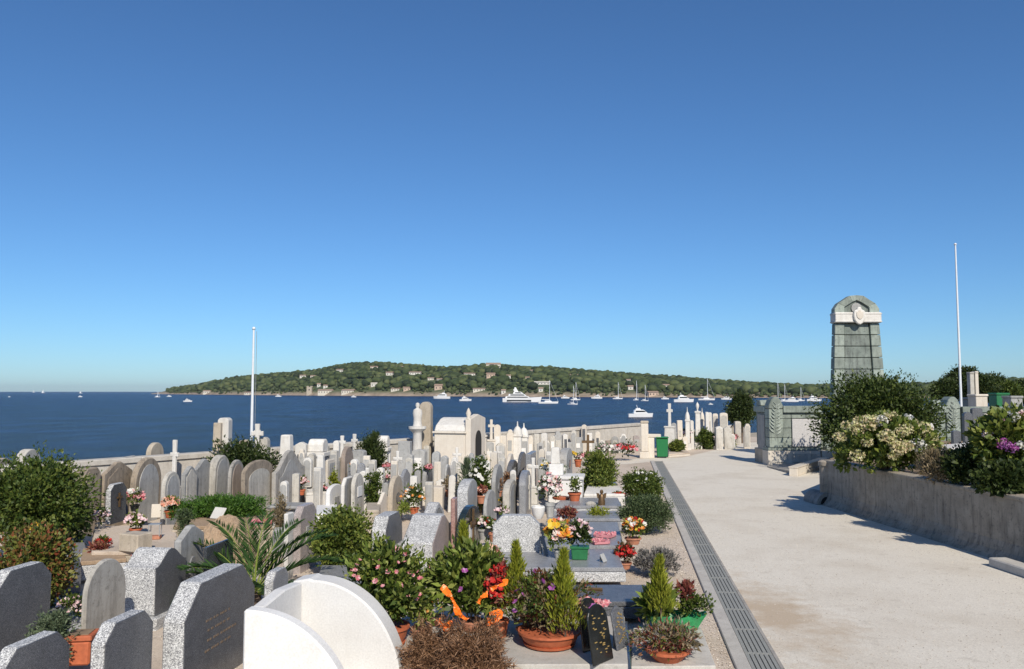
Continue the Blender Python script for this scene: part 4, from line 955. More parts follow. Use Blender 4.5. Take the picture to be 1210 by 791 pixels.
MB().prism([(cd/2+.36*math.cos(t), 1.35+.36*math.sin(t)) for t in [math.pi*i/12 for i in range(13)]]+[(cd/2-.36, .1), (cd/2+.36, .1)], fx+.201, fx+.22).build('door', 'dark_void', ch)
MB().lathe([(.09, 0), (.06, .08), (.1, .2), (.04, .34), (.001, .4)], 10, fx+.1, .08, zt+.5).build('finial', 'cream', ch, smooth=True)
flat_slab('white ledger tomb in front of the chapel tomb', [(500, 566), (548, 562), (545, 548), (505, 550)], .55, 'white', .5)
# skyline right of the chapel
cross_monument('white cross on gabled base right of the chapel tomb', 580.5, 496, 2.1, (.38, .6), 'cream', .1, 0.13, 0, 0.1, Y=wallY(580.5, 0.6))
obelisk('short white urn post right beside the chapel gable', 571, 504, 1.95, .26, 'cream', 'urn', Y=wallY(571, 0.8))
front('round cream headstone next to the skyline cross', 584, 592, 502, 2.0, .25, 'arch', 'cream', Y=wallY(588.0, .7))
front('low cream arched headstone between cross and twin domes', 598, 606, 508, 1.8, .3, 'shoulder', 'cream', Y=wallY(602.0, .7))
obelisk('left one of the twin domed white pillars', 611.5, 498, 2.1, .34, 'white', 'dome', Y=wallY(611.5, 0.8))
obelisk('right one of the twin domed white pillars', 619, 500, 2.1, .34, 'white', 'dome', Y=wallY(619, 0.8))
# far stones along the sea wall between chapel and gate pillar (px, top y, width px, height m, style, material, label)
FAR = [(548, 524, 13, 1.55, 'arch', 'pale_grey', 'grey rounded stone directly right of the chapel door'), (562, 527, 12, 1.5, 'flat', 'pale', 'flat pale stone second right of the chapel door'),
 (577, 522, 14, 1.55, 'seg', 'pale_grey', 'broad grey stone below the skyline cross'), (591, 524, 11, 1.5, 'arch', 'pale', 'pale arched stone below the round cream headstone'),
 (604, 519, 14, 1.6, 'wave', 'pale_grey', 'wide grey stone with curved top left of the twin domes'), (618, 522, 10, 1.5, 'flat', 'pale_grey', 'flat grey stone beneath the twin domes'),
 (629, 526, 9, 1.4, 'arch', 'pale', 'pale arched stone just right of the twin domes'), (638, 523, 8, 1.45, 'peak', 'pale_grey', 'grey gabled stone second right of the twin domes'),
 (648, 521, 8, 1.45, 'shoulder', 'white', 'white shouldered stone behind the white block tomb pedestal'), (660, 510, 9, 1.75, 'shoulder', 'pale_grey', 'tall grey stone with small cross top left of the slim arched post'),
 (672, 523, 11, 1.4, 'flat', 'pale_grey', 'wide grey tablet behind the wide grey stele'), (683, 517, 12, 1.55, 'flat', 'pale_grey', 'large flat grey tablet left of the dark iron cross'),
 (690, 502, 6, 2.0, 'arch', 'cream', 'slim cream arched post on top of the sea wall line'), (702, 521, 8, 1.4, 'arch', 'pale', 'pale arched stone right of the dark iron cross'),
 (711, 520, 8, 1.4, 'wave', 'white', 'white curved stone over the round green bush'), (719, 521, 6, 1.35, 'flat', 'brown', 'thin brown stone over the round green bush'),
 (727, 516, 9, 1.5, 'arch', 'pale_grey', 'grey arched stone fourth left of the gate pillar'), (736, 513, 9, 1.55, 'shoulder', 'white', 'white shouldered stone third left of the gate pillar'),
 (745, 519, 7, 1.35, 'arch', 'pale', 'pale arched stone second left of the gate pillar'), (752, 515, 7, 1.5, 'seg', 'granite_pink', 'pinkish stone directly left of the gate pillar')]
for i, (px, y, wp, h, st, mt, lb) in enumerate(FAR): front(lb, px-wp/2, px+wp/2, y, h, .22, st, mt, face='pale_grey' if mt in ('pale', 'white') else None, Y=wallY(px, .6+.5*(i % 2)))
MORE = [(553, 541, 9, 1.2, 'arch', 'pale_grey', 'grey stone behind the leafy green plant left of centre'), (567, 538, 9, 1.25, 'peak', 'pale_grey', 'gabled grey stone behind the white flowering plant'),
 (592, 541, 8, 1.2, 'seg', 'pale', 'pale stone left of the round cream headstone in middle field'), (640, 541, 9, 1.2, 'arch', 'pale_grey', 'grey arched stone left of the white block tomb pedestal'),
 (493, 556, 7, 1.0, 'arch', 'pale_grey', 'small grey stone left of the dark paneled arched stele'), (545, 553, 8, 1.05, 'flat', 'cream', 'cream tablet between cream pillars and leafy plant'),
 (537, 541, 9, 1.2, 'shoulder', 'white', 'white shouldered stone below the chapel roof edge'), (524, 539, 8, 1.25, 'wave', 'pale_grey', 'grey curved stone below the chapel wall'),
 (515, 534, 9, 1.35, 'arch', 'pale_grey', 'grey arched stone against the chapel wall'), (440, 544, 8, 1.15, 'seg', 'pale', 'pale stone under the round shrub of the skyline'),
 (426, 548, 9, 1.1, 'arch', 'granite_slab', 'blue-grey arched stone right of the sloping sarcophagus'), (394, 533, 8, 1.4, 'flat', 'pale', 'pale block stone between pedestal and reddish stele'),
 (368, 536, 7, 1.4, 'arch', 'pale', 'pale stone behind the small white arch shrine'), (560, 552, 8, 1.05, 'arch', 'pale', 'pale round stone under the white flowering plant'),
 (571, 557, 7, 1.05, 'arch', 'granite_slab', 'blue-grey round stone left of the slim tall pale stele'), (482, 541, 9, 1.25, 'peak', 'pale', 'pale gabled stone left of the grey block tomb'),
 (651, 549, 8, 1.1, 'flat', 'pale', 'pale tablet left of the white block tomb')]
for px, y, wp, h, st, mt, lb in MORE: front(lb, px-wp/2, px+wp/2, y, h, .22, st, mt, face='pale_grey' if mt in ('pale', 'white') else None)
ROWS = [(336, 569, 8, .95, 'arch', 'white', 'white arched stone just above the stone table top'), (349, 560, 8, 1.05, 'seg', 'pale', 'pale stone between the whitish niche and the small arch shrine'),
 (375, 553, 9, 1.1, 'flat', 'white', 'white tablet below the fluted white column stump'), (430, 557, 8, 1.05, 'peak', 'white', 'white gabled stone right of the tall pale arched stele top'),
 (448, 553, 8, 1.05, 'arch', 'white', 'white arched stone above the weathered beige stele'), (455, 571, 7, .9, 'arch', 'pale_grey', 'small grey stone left of the weathered beige stele'),
 (465, 545, 8, 1.15, 'flat', 'cream', 'cream tablet left of the shouldered grey monument'), (488, 563, 8, .95, 'seg', 'white', 'white low stone right of the slim bluish stele'),
 (507, 570, 9, .85, 'flat', 'pale', 'pale low tablet under the cream pillars plinth edge'), (533, 562, 8, .95, 'arch', 'white', 'white arched stone behind the tipped terracotta pot'),
 (541, 547, 7, 1.15, 'peak', 'pale', 'pale gabled stone left of the reedy plant'), (549, 571, 9, .9, 'seg', 'white', 'white stone behind the tall grey curved-top stele'),
 (556, 536, 8, 1.3, 'shoulder', 'pale_grey', 'grey shouldered stone above the reedy plant'), (575, 545, 8, 1.15, 'arch', 'white', 'white arched stone above the leafy green plant'),
 (583, 535, 8, 1.3, 'flat', 'cream', 'cream tablet above the slim tall pale stele'), (606, 556, 7, 1.05, 'arch', 'white', 'white arched stone between bluish and shiny steles'),
 (626, 549, 8, 1.1, 'seg', 'cream', 'cream rounded stone left of the pink and white bouquet top'), (640, 531, 7, 1.35, 'arch', 'cream', 'cream arched stone left of the block tomb pedestal top'),
 (648, 534, 6, 1.3, 'flat', 'white', 'slim white tablet left of the rust brown stele'), (420, 543, 8, 1.2, 'arch', 'white', 'white arched stone right of the reddish brown stele'),
 (432, 539, 8, 1.25, 'flat', 'cream', 'cream tablet left of the round skyline shrub foot'), (357, 531, 7, 1.4, 'shoulder', 'cream', 'cream shouldered stone below the small white gabled headstone'),
 (398, 521, 7, 1.6, 'arch', 'white', 'white arched stone left of the two small crosses'), (385, 526, 7, 1.5, 'peak', 'pale', 'pale gabled stone right of the squat white pedestal'),
 (504, 527, 7, 1.5, 'seg', 'pale', 'pale rounded stone right of the grey block tomb'), (555, 519, 7, 1.6, 'arch', 'cream', 'cream arched stone close to the chapel gable'),
 (568, 516, 7, 1.65, 'peak', 'pale', 'pale gabled stone under the short urn post'), (595, 515, 7, 1.65, 'flat', 'cream', 'cream tablet under the low arched cream headstone'),
 (626, 515, 7, 1.6, 'arch', 'cream', 'cream arched stone right against the twin domes'), (634, 513, 6, 1.6, 'flat', 'pale', 'slim pale tablet right of the twin domes by the wall'),
 (643, 512, 7, 1.6, 'seg', 'white', 'white rounded stone at the sea wall above the bouquet'), (653, 515, 6, 1.5, 'arch', 'pale', 'pale slim stone at the sea wall left of the tall cross-topped stone'),
 (668, 513, 6, 1.5, 'peak', 'white', 'small white gabled stone at the sea wall behind yellow flowers'), (678, 509, 6, 1.6, 'arch', 'pale', 'pale slim arched stone left of the slim cream post'),
 (697, 512, 6, 1.5, 'flat', 'white', 'white tablet at the wall behind the iron cross'), (706, 510, 6, 1.5, 'arch', 'cream', 'cream arched stone at the wall over the round bush')]
for px, y, wp, h, st, mt, lb in ROWS: front(lb, px-wp/2, px+wp/2, y, h, .2, st, mt, face='pale_grey' if px % 3 == 0 else None, Y=wallY(px, .9) if y < 530 else None)
for px, y, Y_, lb in ((470, 533, 25, 'small white cross rising left of the shouldered grey monument'), (540, 529, 27, 'small white cross in front of the chapel side'), (588, 527, 28, 'small white cross amid the grey stones below the round cream headstone'),
                     (630, 541, 22, 'small white cross left of the pink bouquet behind the shiny stele'), (434, 553, 21, 'small white cross behind the middle field bush')):
    cross_monument(lb, px, y, 1, (.26, .45), 'white', -.25, .15, 0, .08, Y=Y_)
# iron cross
P = at(695, 541, .35); o = thing('iron_cross', 'small dark iron cross between grey tablets by the sea wall', 'cross', (P.x, P.y, 0), -.1)
MB().prism_y([(-.05, 0), (.05, 0), (.05, .95), (.26, .95), (.26, 1.06), (.05, 1.06), (.05, 1.3), (-.05, 1.3), (-.05, 1.06), (-.26, 1.06), (-.26, .95), (-.05, .95)], -.03, .03).build('cross', 'bronze', o)
MB().box(0, 0, 0, .35, .3, .2).build('base', 'pale', o, bevel=.02)
# gate pillar
P = at(762, 541.5); s_ = P.y/F; o = thing('gate_pillar', 'tall square cream stone gate pillar beside the green bin', 'pillar', P, -.2)
hp = 43.5*s_
MB().box(0, 0, 0, 9*s_+.1, 9*s_+.1, .3).build('plinth', 'cream', o, bevel=.02); MB().box(0, 0, .301, 8.6*s_, 8.6*s_, hp-.42).build('shaft', 'cream', o, bevel=.03); MB().box(0, 0, hp-.118, 9.4*s_, 9.4*s_, .12).build('cap', 'beige', o, bevel=.03)
MB().box(7.5*s_, .1, .0, .28, .3, .95).build('stub_pier', 'cream', o, bevel=.02); MB().box(11.0*s_, .1, .952, .62, .34, .16).build('lintel', 'cream', o, bevel=.03)
# wheelie bin
P = at(782.5, 541.3); s_ = P.y/F; o = thing('wheelie_bin', 'green plastic wheelie bin standing beside the gate pillar', 'bin', P, -.15); k = s_
MB().box(0, 0, .06, 12*k, .5, .86, 0, 1.16).build('body', 'bin_green', o, bevel=.03)
MB().box(0, -.03, .925, 15*k, .66, .06).build('lid', 'bin_green', o, bevel=.025); MB().tube([(-6*k, .34, .95), (6*k, .34, .95)], .02, 6).build('handle', 'bin_green', o)
for sx in (-1, 1): MB().lathe([(.1, -.03), (.1, .03)], 14).build('wheel', 'bin_black', o, loc=(sx*4.8*k, .3, .1)).rotation_euler = (0, rad(90), 0)
# stones beyond the gate
cross_monument('tall white cross on tapering base right of the green bin', 791, 477, 2.55, (.55, .55), 'white', -.3, .15, 0, .13, Y=41.5)
BEY = [('front', 804, 497, 6, 2.0, 'flat', 'cream', 'plain cream post right of the tall white cross'), ('dome', 812, 481, 6, 2.5, '', 'white', 'white spired pillar second right of the tall cross'),
 ('urn', 824, 475, 7, 2.7, '', 'white', 'tallest white pillar with urn among stones beyond the gate'), ('dome', 829.5, 482, 5.5, 2.5, '', 'cream', 'cream domed pillar touching the tallest urn pillar'),
 ('front', 836, 487, 4, 2.3, 'arch', 'white', 'slim white stone right of the cream domed pillar'), ('front', 840, 487.5, 4, 2.3, 'peak', 'white', 'slim white gabled stone on the far low wall'),
 ('front', 846.5, 489, 6, 2.2, 'chamfer', 'white', 'square white stone on the far low wall'), ('front', 856, 488, 9, 2.2, 'seg', 'cream', 'broad cream rounded stone on the far low wall near tree'),
 ('front', 818, 497, 4, 2.0, 'arch', 'white', 'small white stone between the pillars beyond the gate'), ('front', 838, 498, 5, 1.6, 'flat', 'pale', 'upright pale stone over the round bush beyond the gate'),
 ('front', 797, 500, 6, 1.8, 'arch', 'pale_grey', 'grey stone close behind the tall white cross'),
 ('front', 850, 504, 8, 1.35, 'peak', 'white', 'white gabled stone right of the round bush beyond gate'), ('front', 861, 504, 9, 1.4, 'wave', 'pale', 'pale curved stone left of the round dark tree trunk'),
 ('front', 872, 498, 7, 1.6, 'seg', 'pale', 'pale rounded stone under the round dark tree'), ('front', 883, 501, 7, 1.5, 'slant', 'white', 'white slanted stone between tree and memorial'),
 ('front', 810, 516, 6, 1.0, 'arch', 'cream', 'little cream stone behind the pot beyond the gate'), ('front', 866, 513, 6, 1.0, 'arch', 'white', 'low white stone beneath the round dark tree')]
for kd, px, y, wp, h, st, mt, lb in BEY:
    YB = 42.5+(px-795)*.085+(1.5 if px % 2 else 0) if y < 500 else 44.0+(px-840)*.03
    if kd == 'front': front(lb, px-wp/2, px+wp/2, y, h, .3, st, 'cream' if mt == 'white' and px % 2 else mt, Y=YB, face='pale' if px > 845 else None)
    else: obelisk(lb, px, y, h, wp*YB/F*.85, mt, kd, Y=YB)
flat_slab('low cream grave kerb beside the green bin', [(790, 537), (815, 535), (809, 530), (790, 531)], .15, 'cream', .14, top='plot_gravel')
# poles
def pole(label, px, ytop, ybase, zb, r, rz=0, halyard=True, lean=0.0):
    P = at(px, ybase, zb); top = atd(px, ytop, P.y).z
    o = thing('flagpole', label, 'flagpole', P); H = top-P.z
    MB().tube([(0, 0, 0), (lean*.5, 0, H*.5), (lean, 0, H)], [r, r*.85, r*.6], 10).build('mast', 'metal_white', o, smooth=True); MB().lathe([(r*.7, 0), (r*1.2, .04), (r*.7, .1), (.001, .11)], 10, lean, 0, H).build('finial', 'metal_white', o, smooth=True)
    MB().lathe([(r*2.2, 0), (r*2.2, .08), (r*1.3, .14)], 12).build('base', 'metal_grey', o)
    if halyard: MB().tube([(r*2.0, 0, .6), (r*1.9+lean, 0, H-.05)], .008, 5).build('halyard', 'metal_grey', o)
pole('slim white flagpole rising from hedge on the left against the sea', 297, 390, 527, 1.2, .055)
pole('tall pale flagpole beside the war memorial right wing', 1137, 290, 512, 1.1, .06, lean=-.0, halyard=False)
# stones on the terrace right of the memorial
def tstone(label, px, wp, ytop, ybase, mat, style='arch', dth=.15, Y=None):
    Y = Y or 24; P = atd(px, ybase, Y); T = atd(px, ytop, Y); o = thing('headstone', label, 'headstone', (P.x, Y, 1.13), -rad(93))
    MB().prism(profile(style, wp*Y/F, max(.2, T.z-1.13)), -dth/2, dth/2).build('stele', mat, o, bevel=.015); return o
tstone('dark arched stele right of the tall pale flagpole', 1144, 10, 487, 525, 'granite_polish')
tstone('dark tall stele behind another right of the flagpole', 1155, 12, 482, 525, 'granite_polish', 'seg', Y=25.5)
tstone('small dark stele on white slab near the flagpole', 1130, 9, 509, 527, 'granite_polish', 'seg', Y=22.5)
tstone('small cream tablet with relief right of the dark steles', 1165, 5, 489, 505, 'cream', 'flat', Y=26)
tstone('white stele partly hidden by the big shrub', 1099, 8, 500, 525, 'white', 'slant', Y=24)
o = tag(MB().add([(*atd(1093, 530, 21)[:2], 1.13), (*atd(1157, 530, 21)[:2], 1.13), (*atd(1157, 530, 22)[:2], 1.13), (*atd(1093, 530, 22)[:2], 1.13),
    (*atd(1093, 530, 21)[:2], 1.62), (*atd(1157, 530, 21)[:2], 1.72), (*atd(1157, 530, 22)[:2], 1.78), (*atd(1093, 530, 22)[:2], 1.66)],
    [(3, 2, 1, 0), (4, 5, 6, 7), (0, 1, 5, 4), (1, 2, 6, 5), (2, 3, 7, 6), (3, 0, 4, 7)]).build('grave_slab', 'white', bevel=.02), 'white grave slab on the raised bed behind hydrangeas', 'grave')
def far_box(name, cat, label, px, wp, ytop, Y, mat, d=.8, cap=None):
    T = atd(px, ytop, Y); o = thing(name, label, cat, (T.x, Y, 0)); w_ = wp*Y/F
    MB().box(0, 0, 0, w_, d, T.z-.12, 0, .97).build('body', mat, o, bevel=.02); MB().box(0, 0, T.z-.118, w_*1.08, d*1.1, .12).build('lid', cap or mat, o, bevel=.03); return o
far_box('block_tomb', 'tomb', 'cream block tomb showing over the memorial side wall', 1155, 14, 466, 44, 'cream')
far_box('waste_container', 'bin', 'dark green waste container showing over the memorial side wall', 1180, 15, 464.5, 46, 'green_plastic')
far_box('block_tomb', 'tomb', 'grey domed tomb at the right over the side wall', 1196, 14, 468, 43, 'pale_grey')
far_box('block_tomb', 'tomb', 'dark box tomb left of the cream one over the side wall', 1145, 8, 470, 45, 'granite_polish')
far_box('stone_shaft', 'monument', 'broken cream stone shaft against the dark trees', 1146.5, 5, 440, 52, 'pale', .4)
far_box('stone_shaft', 'monument', 'taller cream stone shaft against the dark trees', 1152, 4, 439, 52, 'cream', .4)

# ================================================================== PLANTS
def plant(name, label, cat, P, rz=0, group=None): return thing(name, label, cat, P, rz, group)
SEED = [100]
def R():
    SEED[0] += 1; return np.random.RandomState(SEED[0])
def shrub(label, px, pyc, wp, hp, Y, mat='leaf_mid', n=5000, leaf=.07, lw=.5, z0=0.0, clumps=45, depth=None, name='shrub', cat='shrub', trunk=True, rc=None, flowers=None, nf=40, fr=.035, inner=.5, up=.3):
    """shrub filling a box of the picture: centre px, pyc; size wp x hp pixels at distance Y"""
    s = Y/F; rx = wp*s/2; rz = hp*s/2; ry = depth or rx*.9; C = atd(px, pyc, Y); r = R()
    if C.z-rz > z0+.05: top_ = C.z+rz; rz = (top_-z0)/2; C.z = z0+rz
    o = plant(name, label, cat, (C.x, C.y, z0)); zc = C.z-z0
    q = cloud(r, n, rx, ry, rz, clumps, rc or min(rx, rz)*.36, leaf, leaf*lw, up, -.8, zc, inner)
    q2 = cloud(r, n//3, rx*.75, ry*.75, rz*.78, clumps, min(rx, rz)*.4, leaf*1.3, leaf*lw*1.5, up, -.9, zc, .1)
    q3 = shoots(r, max(12, n//110), rx, ry, rz, zc, leaf*1.05, leaf*lw)
    link('foliage', quads_mesh('foliage', np.concatenate([q, q2, q3]), mat), o, kind='stuff')
    if trunk:
        m = MB(); k = max(.015, rx*.05)
        for a in range(6):
            t = a*1.05+.3; m.tube([(.25*k*math.cos(t), .25*k*math.sin(t), 0), (rx*.2*math.cos(t), ry*.2*math.sin(t), zc*.6), (rx*.6*math.cos(t), ry*.6*math.sin(t), zc+rz*.3)], [k, k*.7, k*.25], 5)
        m.build('stems', 'bark', o, kind='stuff')
    if flowers:
        d = unit(r.normal(size=(nf, 3))); d[:, 1] = -np.abs(d[:, 1]); d[:, 2] = np.where(d[:, 2] < -.3, -d[:, 2], d[:, 2])
        link('blossoms', quads_mesh('blossoms', blossoms(r, d*np.array([rx, ry, rz])*.97+np.array([0, 0, zc]), fr), flowers), o, kind='stuff')
    return o
shrub('large dense dark green shrub at the left edge against the sea', 45, 592, 122, 104, 15.5, 'leaf_mid', 16000, .085, .5, 0, 75, 1.0, up=.1, inner=.35)
shrub('red tinged bushy shrub below the large dark shrub at left edge', 38, 668, 98, 84, 11.2, 'leaf_green_red', 8000, .065, .55, 0, 70, .6)
shrub('olive green ball bush with pink flowers near the square terracotta pot', 62, 742, 54, 40, 9.2, 'leaf_grey', 3600, .045, .4, 0, 40)
shrub('bushy green shrub with yellowing leaves between brown stele and grey steles', 405, 630, 74, 56, 14.2, 'leaf_light', 6500, .075, .55, 0, 60, .6)
shrub('clipped dark hedge under the pillar tombs by the sea wall', 286, 532, 86, 22, 22.5, 'leaf_dark', 7000, .09, .5, .0, 70, .7)
shrub('round dark green shrub on the skyline left of the statue column', 438, 530, 40, 34, 27, 'leaf_dark', 5000, .09, .35, 0, 50, up=.8)
shrub('small round green bush amid pink flowers in the middle field', 441, 564, 26, 16, 21, 'leaf_mid', 2200, .06, .5, 0, 30)
shrub('small yellow-green bush before the white stepped tomb', 396, 564, 16, 13, 20.5, 'leaf_gold', 1200, .06, .5, 0, 20)
shrub('small green bush right of the shouldered grey monument', 493, 552, 16, 11, 22.5, 'leaf_mid', 1200, .06, .5, 0, 20)
shrub('leafy green plant in the middle field left of centre stones', 568, 553, 30, 25, 21, 'leaf_mid', 2600, .075, .5, 0, 30, flowers='white_petal', nf=30, fr=.06)
shrub('pale reedy plant beside the leafy green one', 551, 556, 16, 22, 21.3, 'leaf_grey', 900, .16, .12, 0, 14, up=1.4)
shrub('big round green bush right of the white block tomb', 709, 552, 44, 36, 23.5, 'leaf_light', 6000, .075, .5, 0, 60, .8)
shrub('round green bush with white flowers beside the drain, farthest along', 759, 573, 50, 31, 23, 'leaf_mid', 6000, .07, .5, 0, 60, .8, flowers='white_petal', nf=14, fr=.05)
shrub('low round grey-green bush beside the drain', 763, 608, 64, 42, 18.5, 'leaf_pine', 9000, .055, .35, 0, 80, .75, inner=.75)
shrub('grey lavender bush beside the drain nearest the camera', 777, 664, 54, 28, 14.2, 'lavender', 4200, .06, .3, 0, 40, .45, up=.9)
shrub('round bush at the path fork beyond the green bin', 832, 521, 27, 25, 45, 'leaf_mid', 3500, .13, .45, 0, 40)
shrub('low bush right of the green bin', 800, 527, 18, 12, 41, 'leaf_light', 1500, .12, .45, 0, 20)
shrub('small bush right of the round bush at the fork', 863, 524, 12, 5, 46, 'leaf_light', 700, .12, .45, 0, 12, trunk=False)
shrub('big dark laurel shrub in front of the war memorial', 1036, 502, 152, 112, 31, 'leaf_laurel', 24000, .14, .5, 1.1, 150, 1.5, inner=.45)
shrub('dry rusty plant on the raised bed between hydrangeas', 1106, 547, 44, 32, 17.5, 'leaf_dry', 3000, .09, .22, 1.13, 36, .4, up=.9, trunk=False)
shrub('leafy dark foliage behind the dry plant on the bed', 1140, 545, 46, 34, 17, 'leaf_dark', 3600, .10, .55, 1.13, 40, .5)
# grassy hump and ground covers
shrub('thick green ground cover over a grave in the left field', 266, 602, 124, 30, 17.6, 'grass', 12000, .07, .3, .5, 110, .75, name='ground_cover', cat='ground cover', trunk=False, inner=.3)
shrub('little grey-green cushion plant left of the green ground cover', 219, 606, 24, 18, 15.4, 'leaf_pine', 1500, .04, .3, .3, 24, trunk=False)
shrub('wispy brownish plant at the right end of the ground cover', 332, 597, 22, 18, 16.5, 'leaf_dry', 1000, .07, .25, 0, 18, up=.9, trunk=False)
flat_slab('raised stone bed under the green ground cover', [(205, 622), (322, 622), (316, 603), (214, 603)], .52, 'beige', .5, top='earth')
# trees
def tree(label, px, ytop, wp, hp, Y, zb, mat='leaf_dark', n=7000, leaf=.16, name='tree', clumps=90, trunk_h=None):
    s = Y/F; rx = wp*s/2; rz = hp*s/2; T = atd(px, ytop, Y); o = plant(name, label, 'tree', (T.x, Y, zb)); zc = T.z-rz-zb; r = R()
    q = np.concatenate([cloud(r, n, rx, rx*.9, rz, clumps, min(rx, rz)*.33, leaf, leaf*.5, .3, -.8, zc, .45), cloud(r, n//3, rx*.7, rx*.7, rz*.75, clumps, min(rx, rz)*.4, leaf*1.3, leaf*.8, .3, -.9, zc, .1)])
    link('crown', quads_mesh('crown', q, mat), o, kind='stuff')
    k = max(.06, rx*.07); tr = MB().tube([(0, 0, -.1), (.05*rx, 0, zc*.5), (.02*rx, 0, zc)], [k*1.3, k, k*.7], 8).build('trunk', 'bark', o)
    for a in range(5):
        t = a*1.26+.4; MB().tube([(.02*rx, 0, zc*.75), (rx*.3*math.cos(t), rx*.3*math.sin(t), zc+rz*.05), (rx*.62*math.cos(t), rx*.6*math.sin(t), zc+rz*.4)], [k*.5, k*.35, k*.12], 6).build('limb', 'bark', o)
    return o
tree('round dark tree left of the war memorial', 875, 464, 37, 46, 50, .0, 'leaf_dark', 9000, .13)
tree('broad dark pine behind the memorial flagpole', 1140, 434, 52, 44, 64, 0, 'leaf_dark', 10000, .18)
tree('dark tree right of the stone shafts', 1172, 443, 44, 36, 66, 0, 'leaf_dark', 8000, .18)
tree('dark bushy tree between two darker ones over the side wall', 1158, 446, 40, 34, 60, 0, 'leaf_dark', 8000, .17)
tree('low spreading tree left of the flagpole behind the shrub', 1116, 448, 34, 30, 62, 0, 'leaf_dark', 6000, .18)
tree('green tree top at the right of the dark tree row', 1190, 451, 34, 28, 62, 0, 'leaf_mid', 6000, .17)
tree('low dark tree at the right picture edge beyond the side wall', 1206, 449, 40, 32, 70, 0, 'leaf_dark', 7000, .2)
# hydrangeas on the bed
def hydrangea(label, px, pyc, wp, hp, Y, mats, nh, hr, leafm='leaf_light', n=2600, leaf=.13, dp=None):
    o = shrub(label, px, pyc, wp, hp, Y, leafm, n, leaf, .65, 1.13, 40, dp, 'hydrangea', 'hydrangea', True, inner=.55)
    s = Y/F; rx, rz = wp*s/2, hp*s/2; ry = dp or rx*.9; zc = atd(px, pyc, Y).z-1.13; r = R()
    for mt, k in zip(mats, nh):
        for i in range(k):
            d = unit(r.normal(size=(1, 3)))[0]; d[1] = -abs(d[1]) if r.rand() < .85 else d[1]; d[2] = abs(d[2]) if r.rand() < .6 else d[2]
            c = d*np.array([rx, ry, rz])*(.92+.1*r.rand())+np.array([0, 0, zc])
            link('flower_head', quads_mesh('flower_head', heads(r, [c], hr), mt), o)
    return o
hydrangea('cream flowered hydrangea bush above the retaining wall end', 1044, 524, 108, 62, 20.2, ['cream_petal', 'white_petal', 'lilac'], [38, 3, 1], .155, n=5200, dp=1.15)
hydrangea('pink and purple flowered hydrangea at the right edge on the bed', 1200, 532, 88, 96, 16.4, ['purple', 'palepink', 'pink', 'white_petal'], [5, 5, 4, 2], .10, 'leaf_light', 3800, .17, .7)
shrub('dark foliage mass under the pink hydrangea at the wall edge', 1188, 566, 70, 36, 15.6, 'leaf_dark', 3200, .11, .6, 1.13, 40, .35)

# date palm
rg = R(); P = at(300, 702, .25); o = plant('palm', 'young palm with arching fronds behind the curved white tomb', 'palm', (P.x, P.y, .0))
for k, (az, el, L) in enumerate([(180, 28, 1.30), (165, 50, 1.25), (150, 68, 1.15), (120, 75, 1.1), (60, 66, 1.15), (30, 52, 1.25), (10, 38, 1.2), (-20, 20, 1.1), (200, 12, 1.2), (-60, 30, .9), (-120, 35, .95), (215, 45, 1.0), (-5, 62, 1.2), (-35, 8, 1.0), (90, 80, 1.1)]):
    a = rad(az); e = rad(el); pts = []; p = np.array([0., 0., .25])
    for i in range(13):
        pts.append(p.copy()); ee = e-rad(58)*(i/12)**1.6; p = p+np.array([math.cos(a)*math.cos(ee), math.sin(a)*math.cos(ee), math.sin(ee)])*L*1.12/12
    pts = np.array(pts); V = []
    for i in range(3, 13):
        d = unit((pts[i]-pts[i-1])[None])[0]; sd = unit(np.cross(d, [0, 0, 1])[None])[0]
        for f in np.linspace(0, 1, 6)[:-1]:
            b = pts[i-1]+(pts[i]-pts[i-1])*f
            for s_ in (-1, 1):
                ll = .31*(1-.6*abs((i+f-6)/8))*(.85+.3*rg.rand()); dd = unit((sd*s_*.75+d*.75+np.array([0, 0, .22])+rg.normal(size=3)*.08)[None])
                V.append(leaves(b[None], dd, ll, .025, rg, .15))
    fr = link('frond', quads_mesh('frond', np.concatenate(V), 'palm_leaf'), o)
    MB().tube(pts.tolist(), np.linspace(.016, .004, 13).tolist(), 5).build('rachis', 'leaf_lime', fr)
MB().lathe([(.09, 0), (.12, .12), (.1, .26), (.03, .32)], 10).build('trunk', 'bark', o)

# ------------------------------------------------------------------ pots, bouquets, plaques
def pot_mesh(m, r, h, x=0, y=0, z=0, sx=1.0, sy=1.0): return m.lathe([(r*.72, 0), (r*.95, h*.8), (r*1.08, h*.8), (r*1.08, h), (r*.95, h), (r*.9, h*.86), (.001, h*.86)], 18, x, y, z, sx, sy)
def potted(label, px, py, z, r, h, potm='terracotta', leafm='leaf_mid', fl=None, ph=.3, pr=.2, nl=500, nfl=18, fr=.05, lf=.07, lw=.5, name='flower_pot', cat='flower pot', petals=6, up=.5):
    P = at(px, py, z); o = thing(name, label, cat, P); rr = R()
    if potm: pot_mesh(MB(), r, h).build('pot', potm, o, smooth=True)
    q = cloud(rr, nl, pr, pr, ph*.55, 16, pr*.5, lf, lf*lw, up, -.7, h+ph*.5, .3)
    link('foliage', quads_mesh('foliage', q, leafm), o, kind='stuff')
    if fl:
        for f_ in (fl if isinstance(fl, (list, tuple)) else [fl]):
            n_ = nfl//(len(fl) if isinstance(fl, (list, tuple)) else 1)
            n_ = int(n_*1.4); d = unit(rr.normal(size=(n_, 3))); d[:, 2] = np.abs(d[:, 2])*.95-.1; d *= rr.uniform(.7, 1.08, n_)[:, None]
            link('blossoms', quads_mesh('blossoms', blossoms(rr, d*np.array([pr, pr, ph*.58])+np.array([0, 0, h+ph*.5]), fr*.8, petals), f_), o, kind='stuff')
    return o
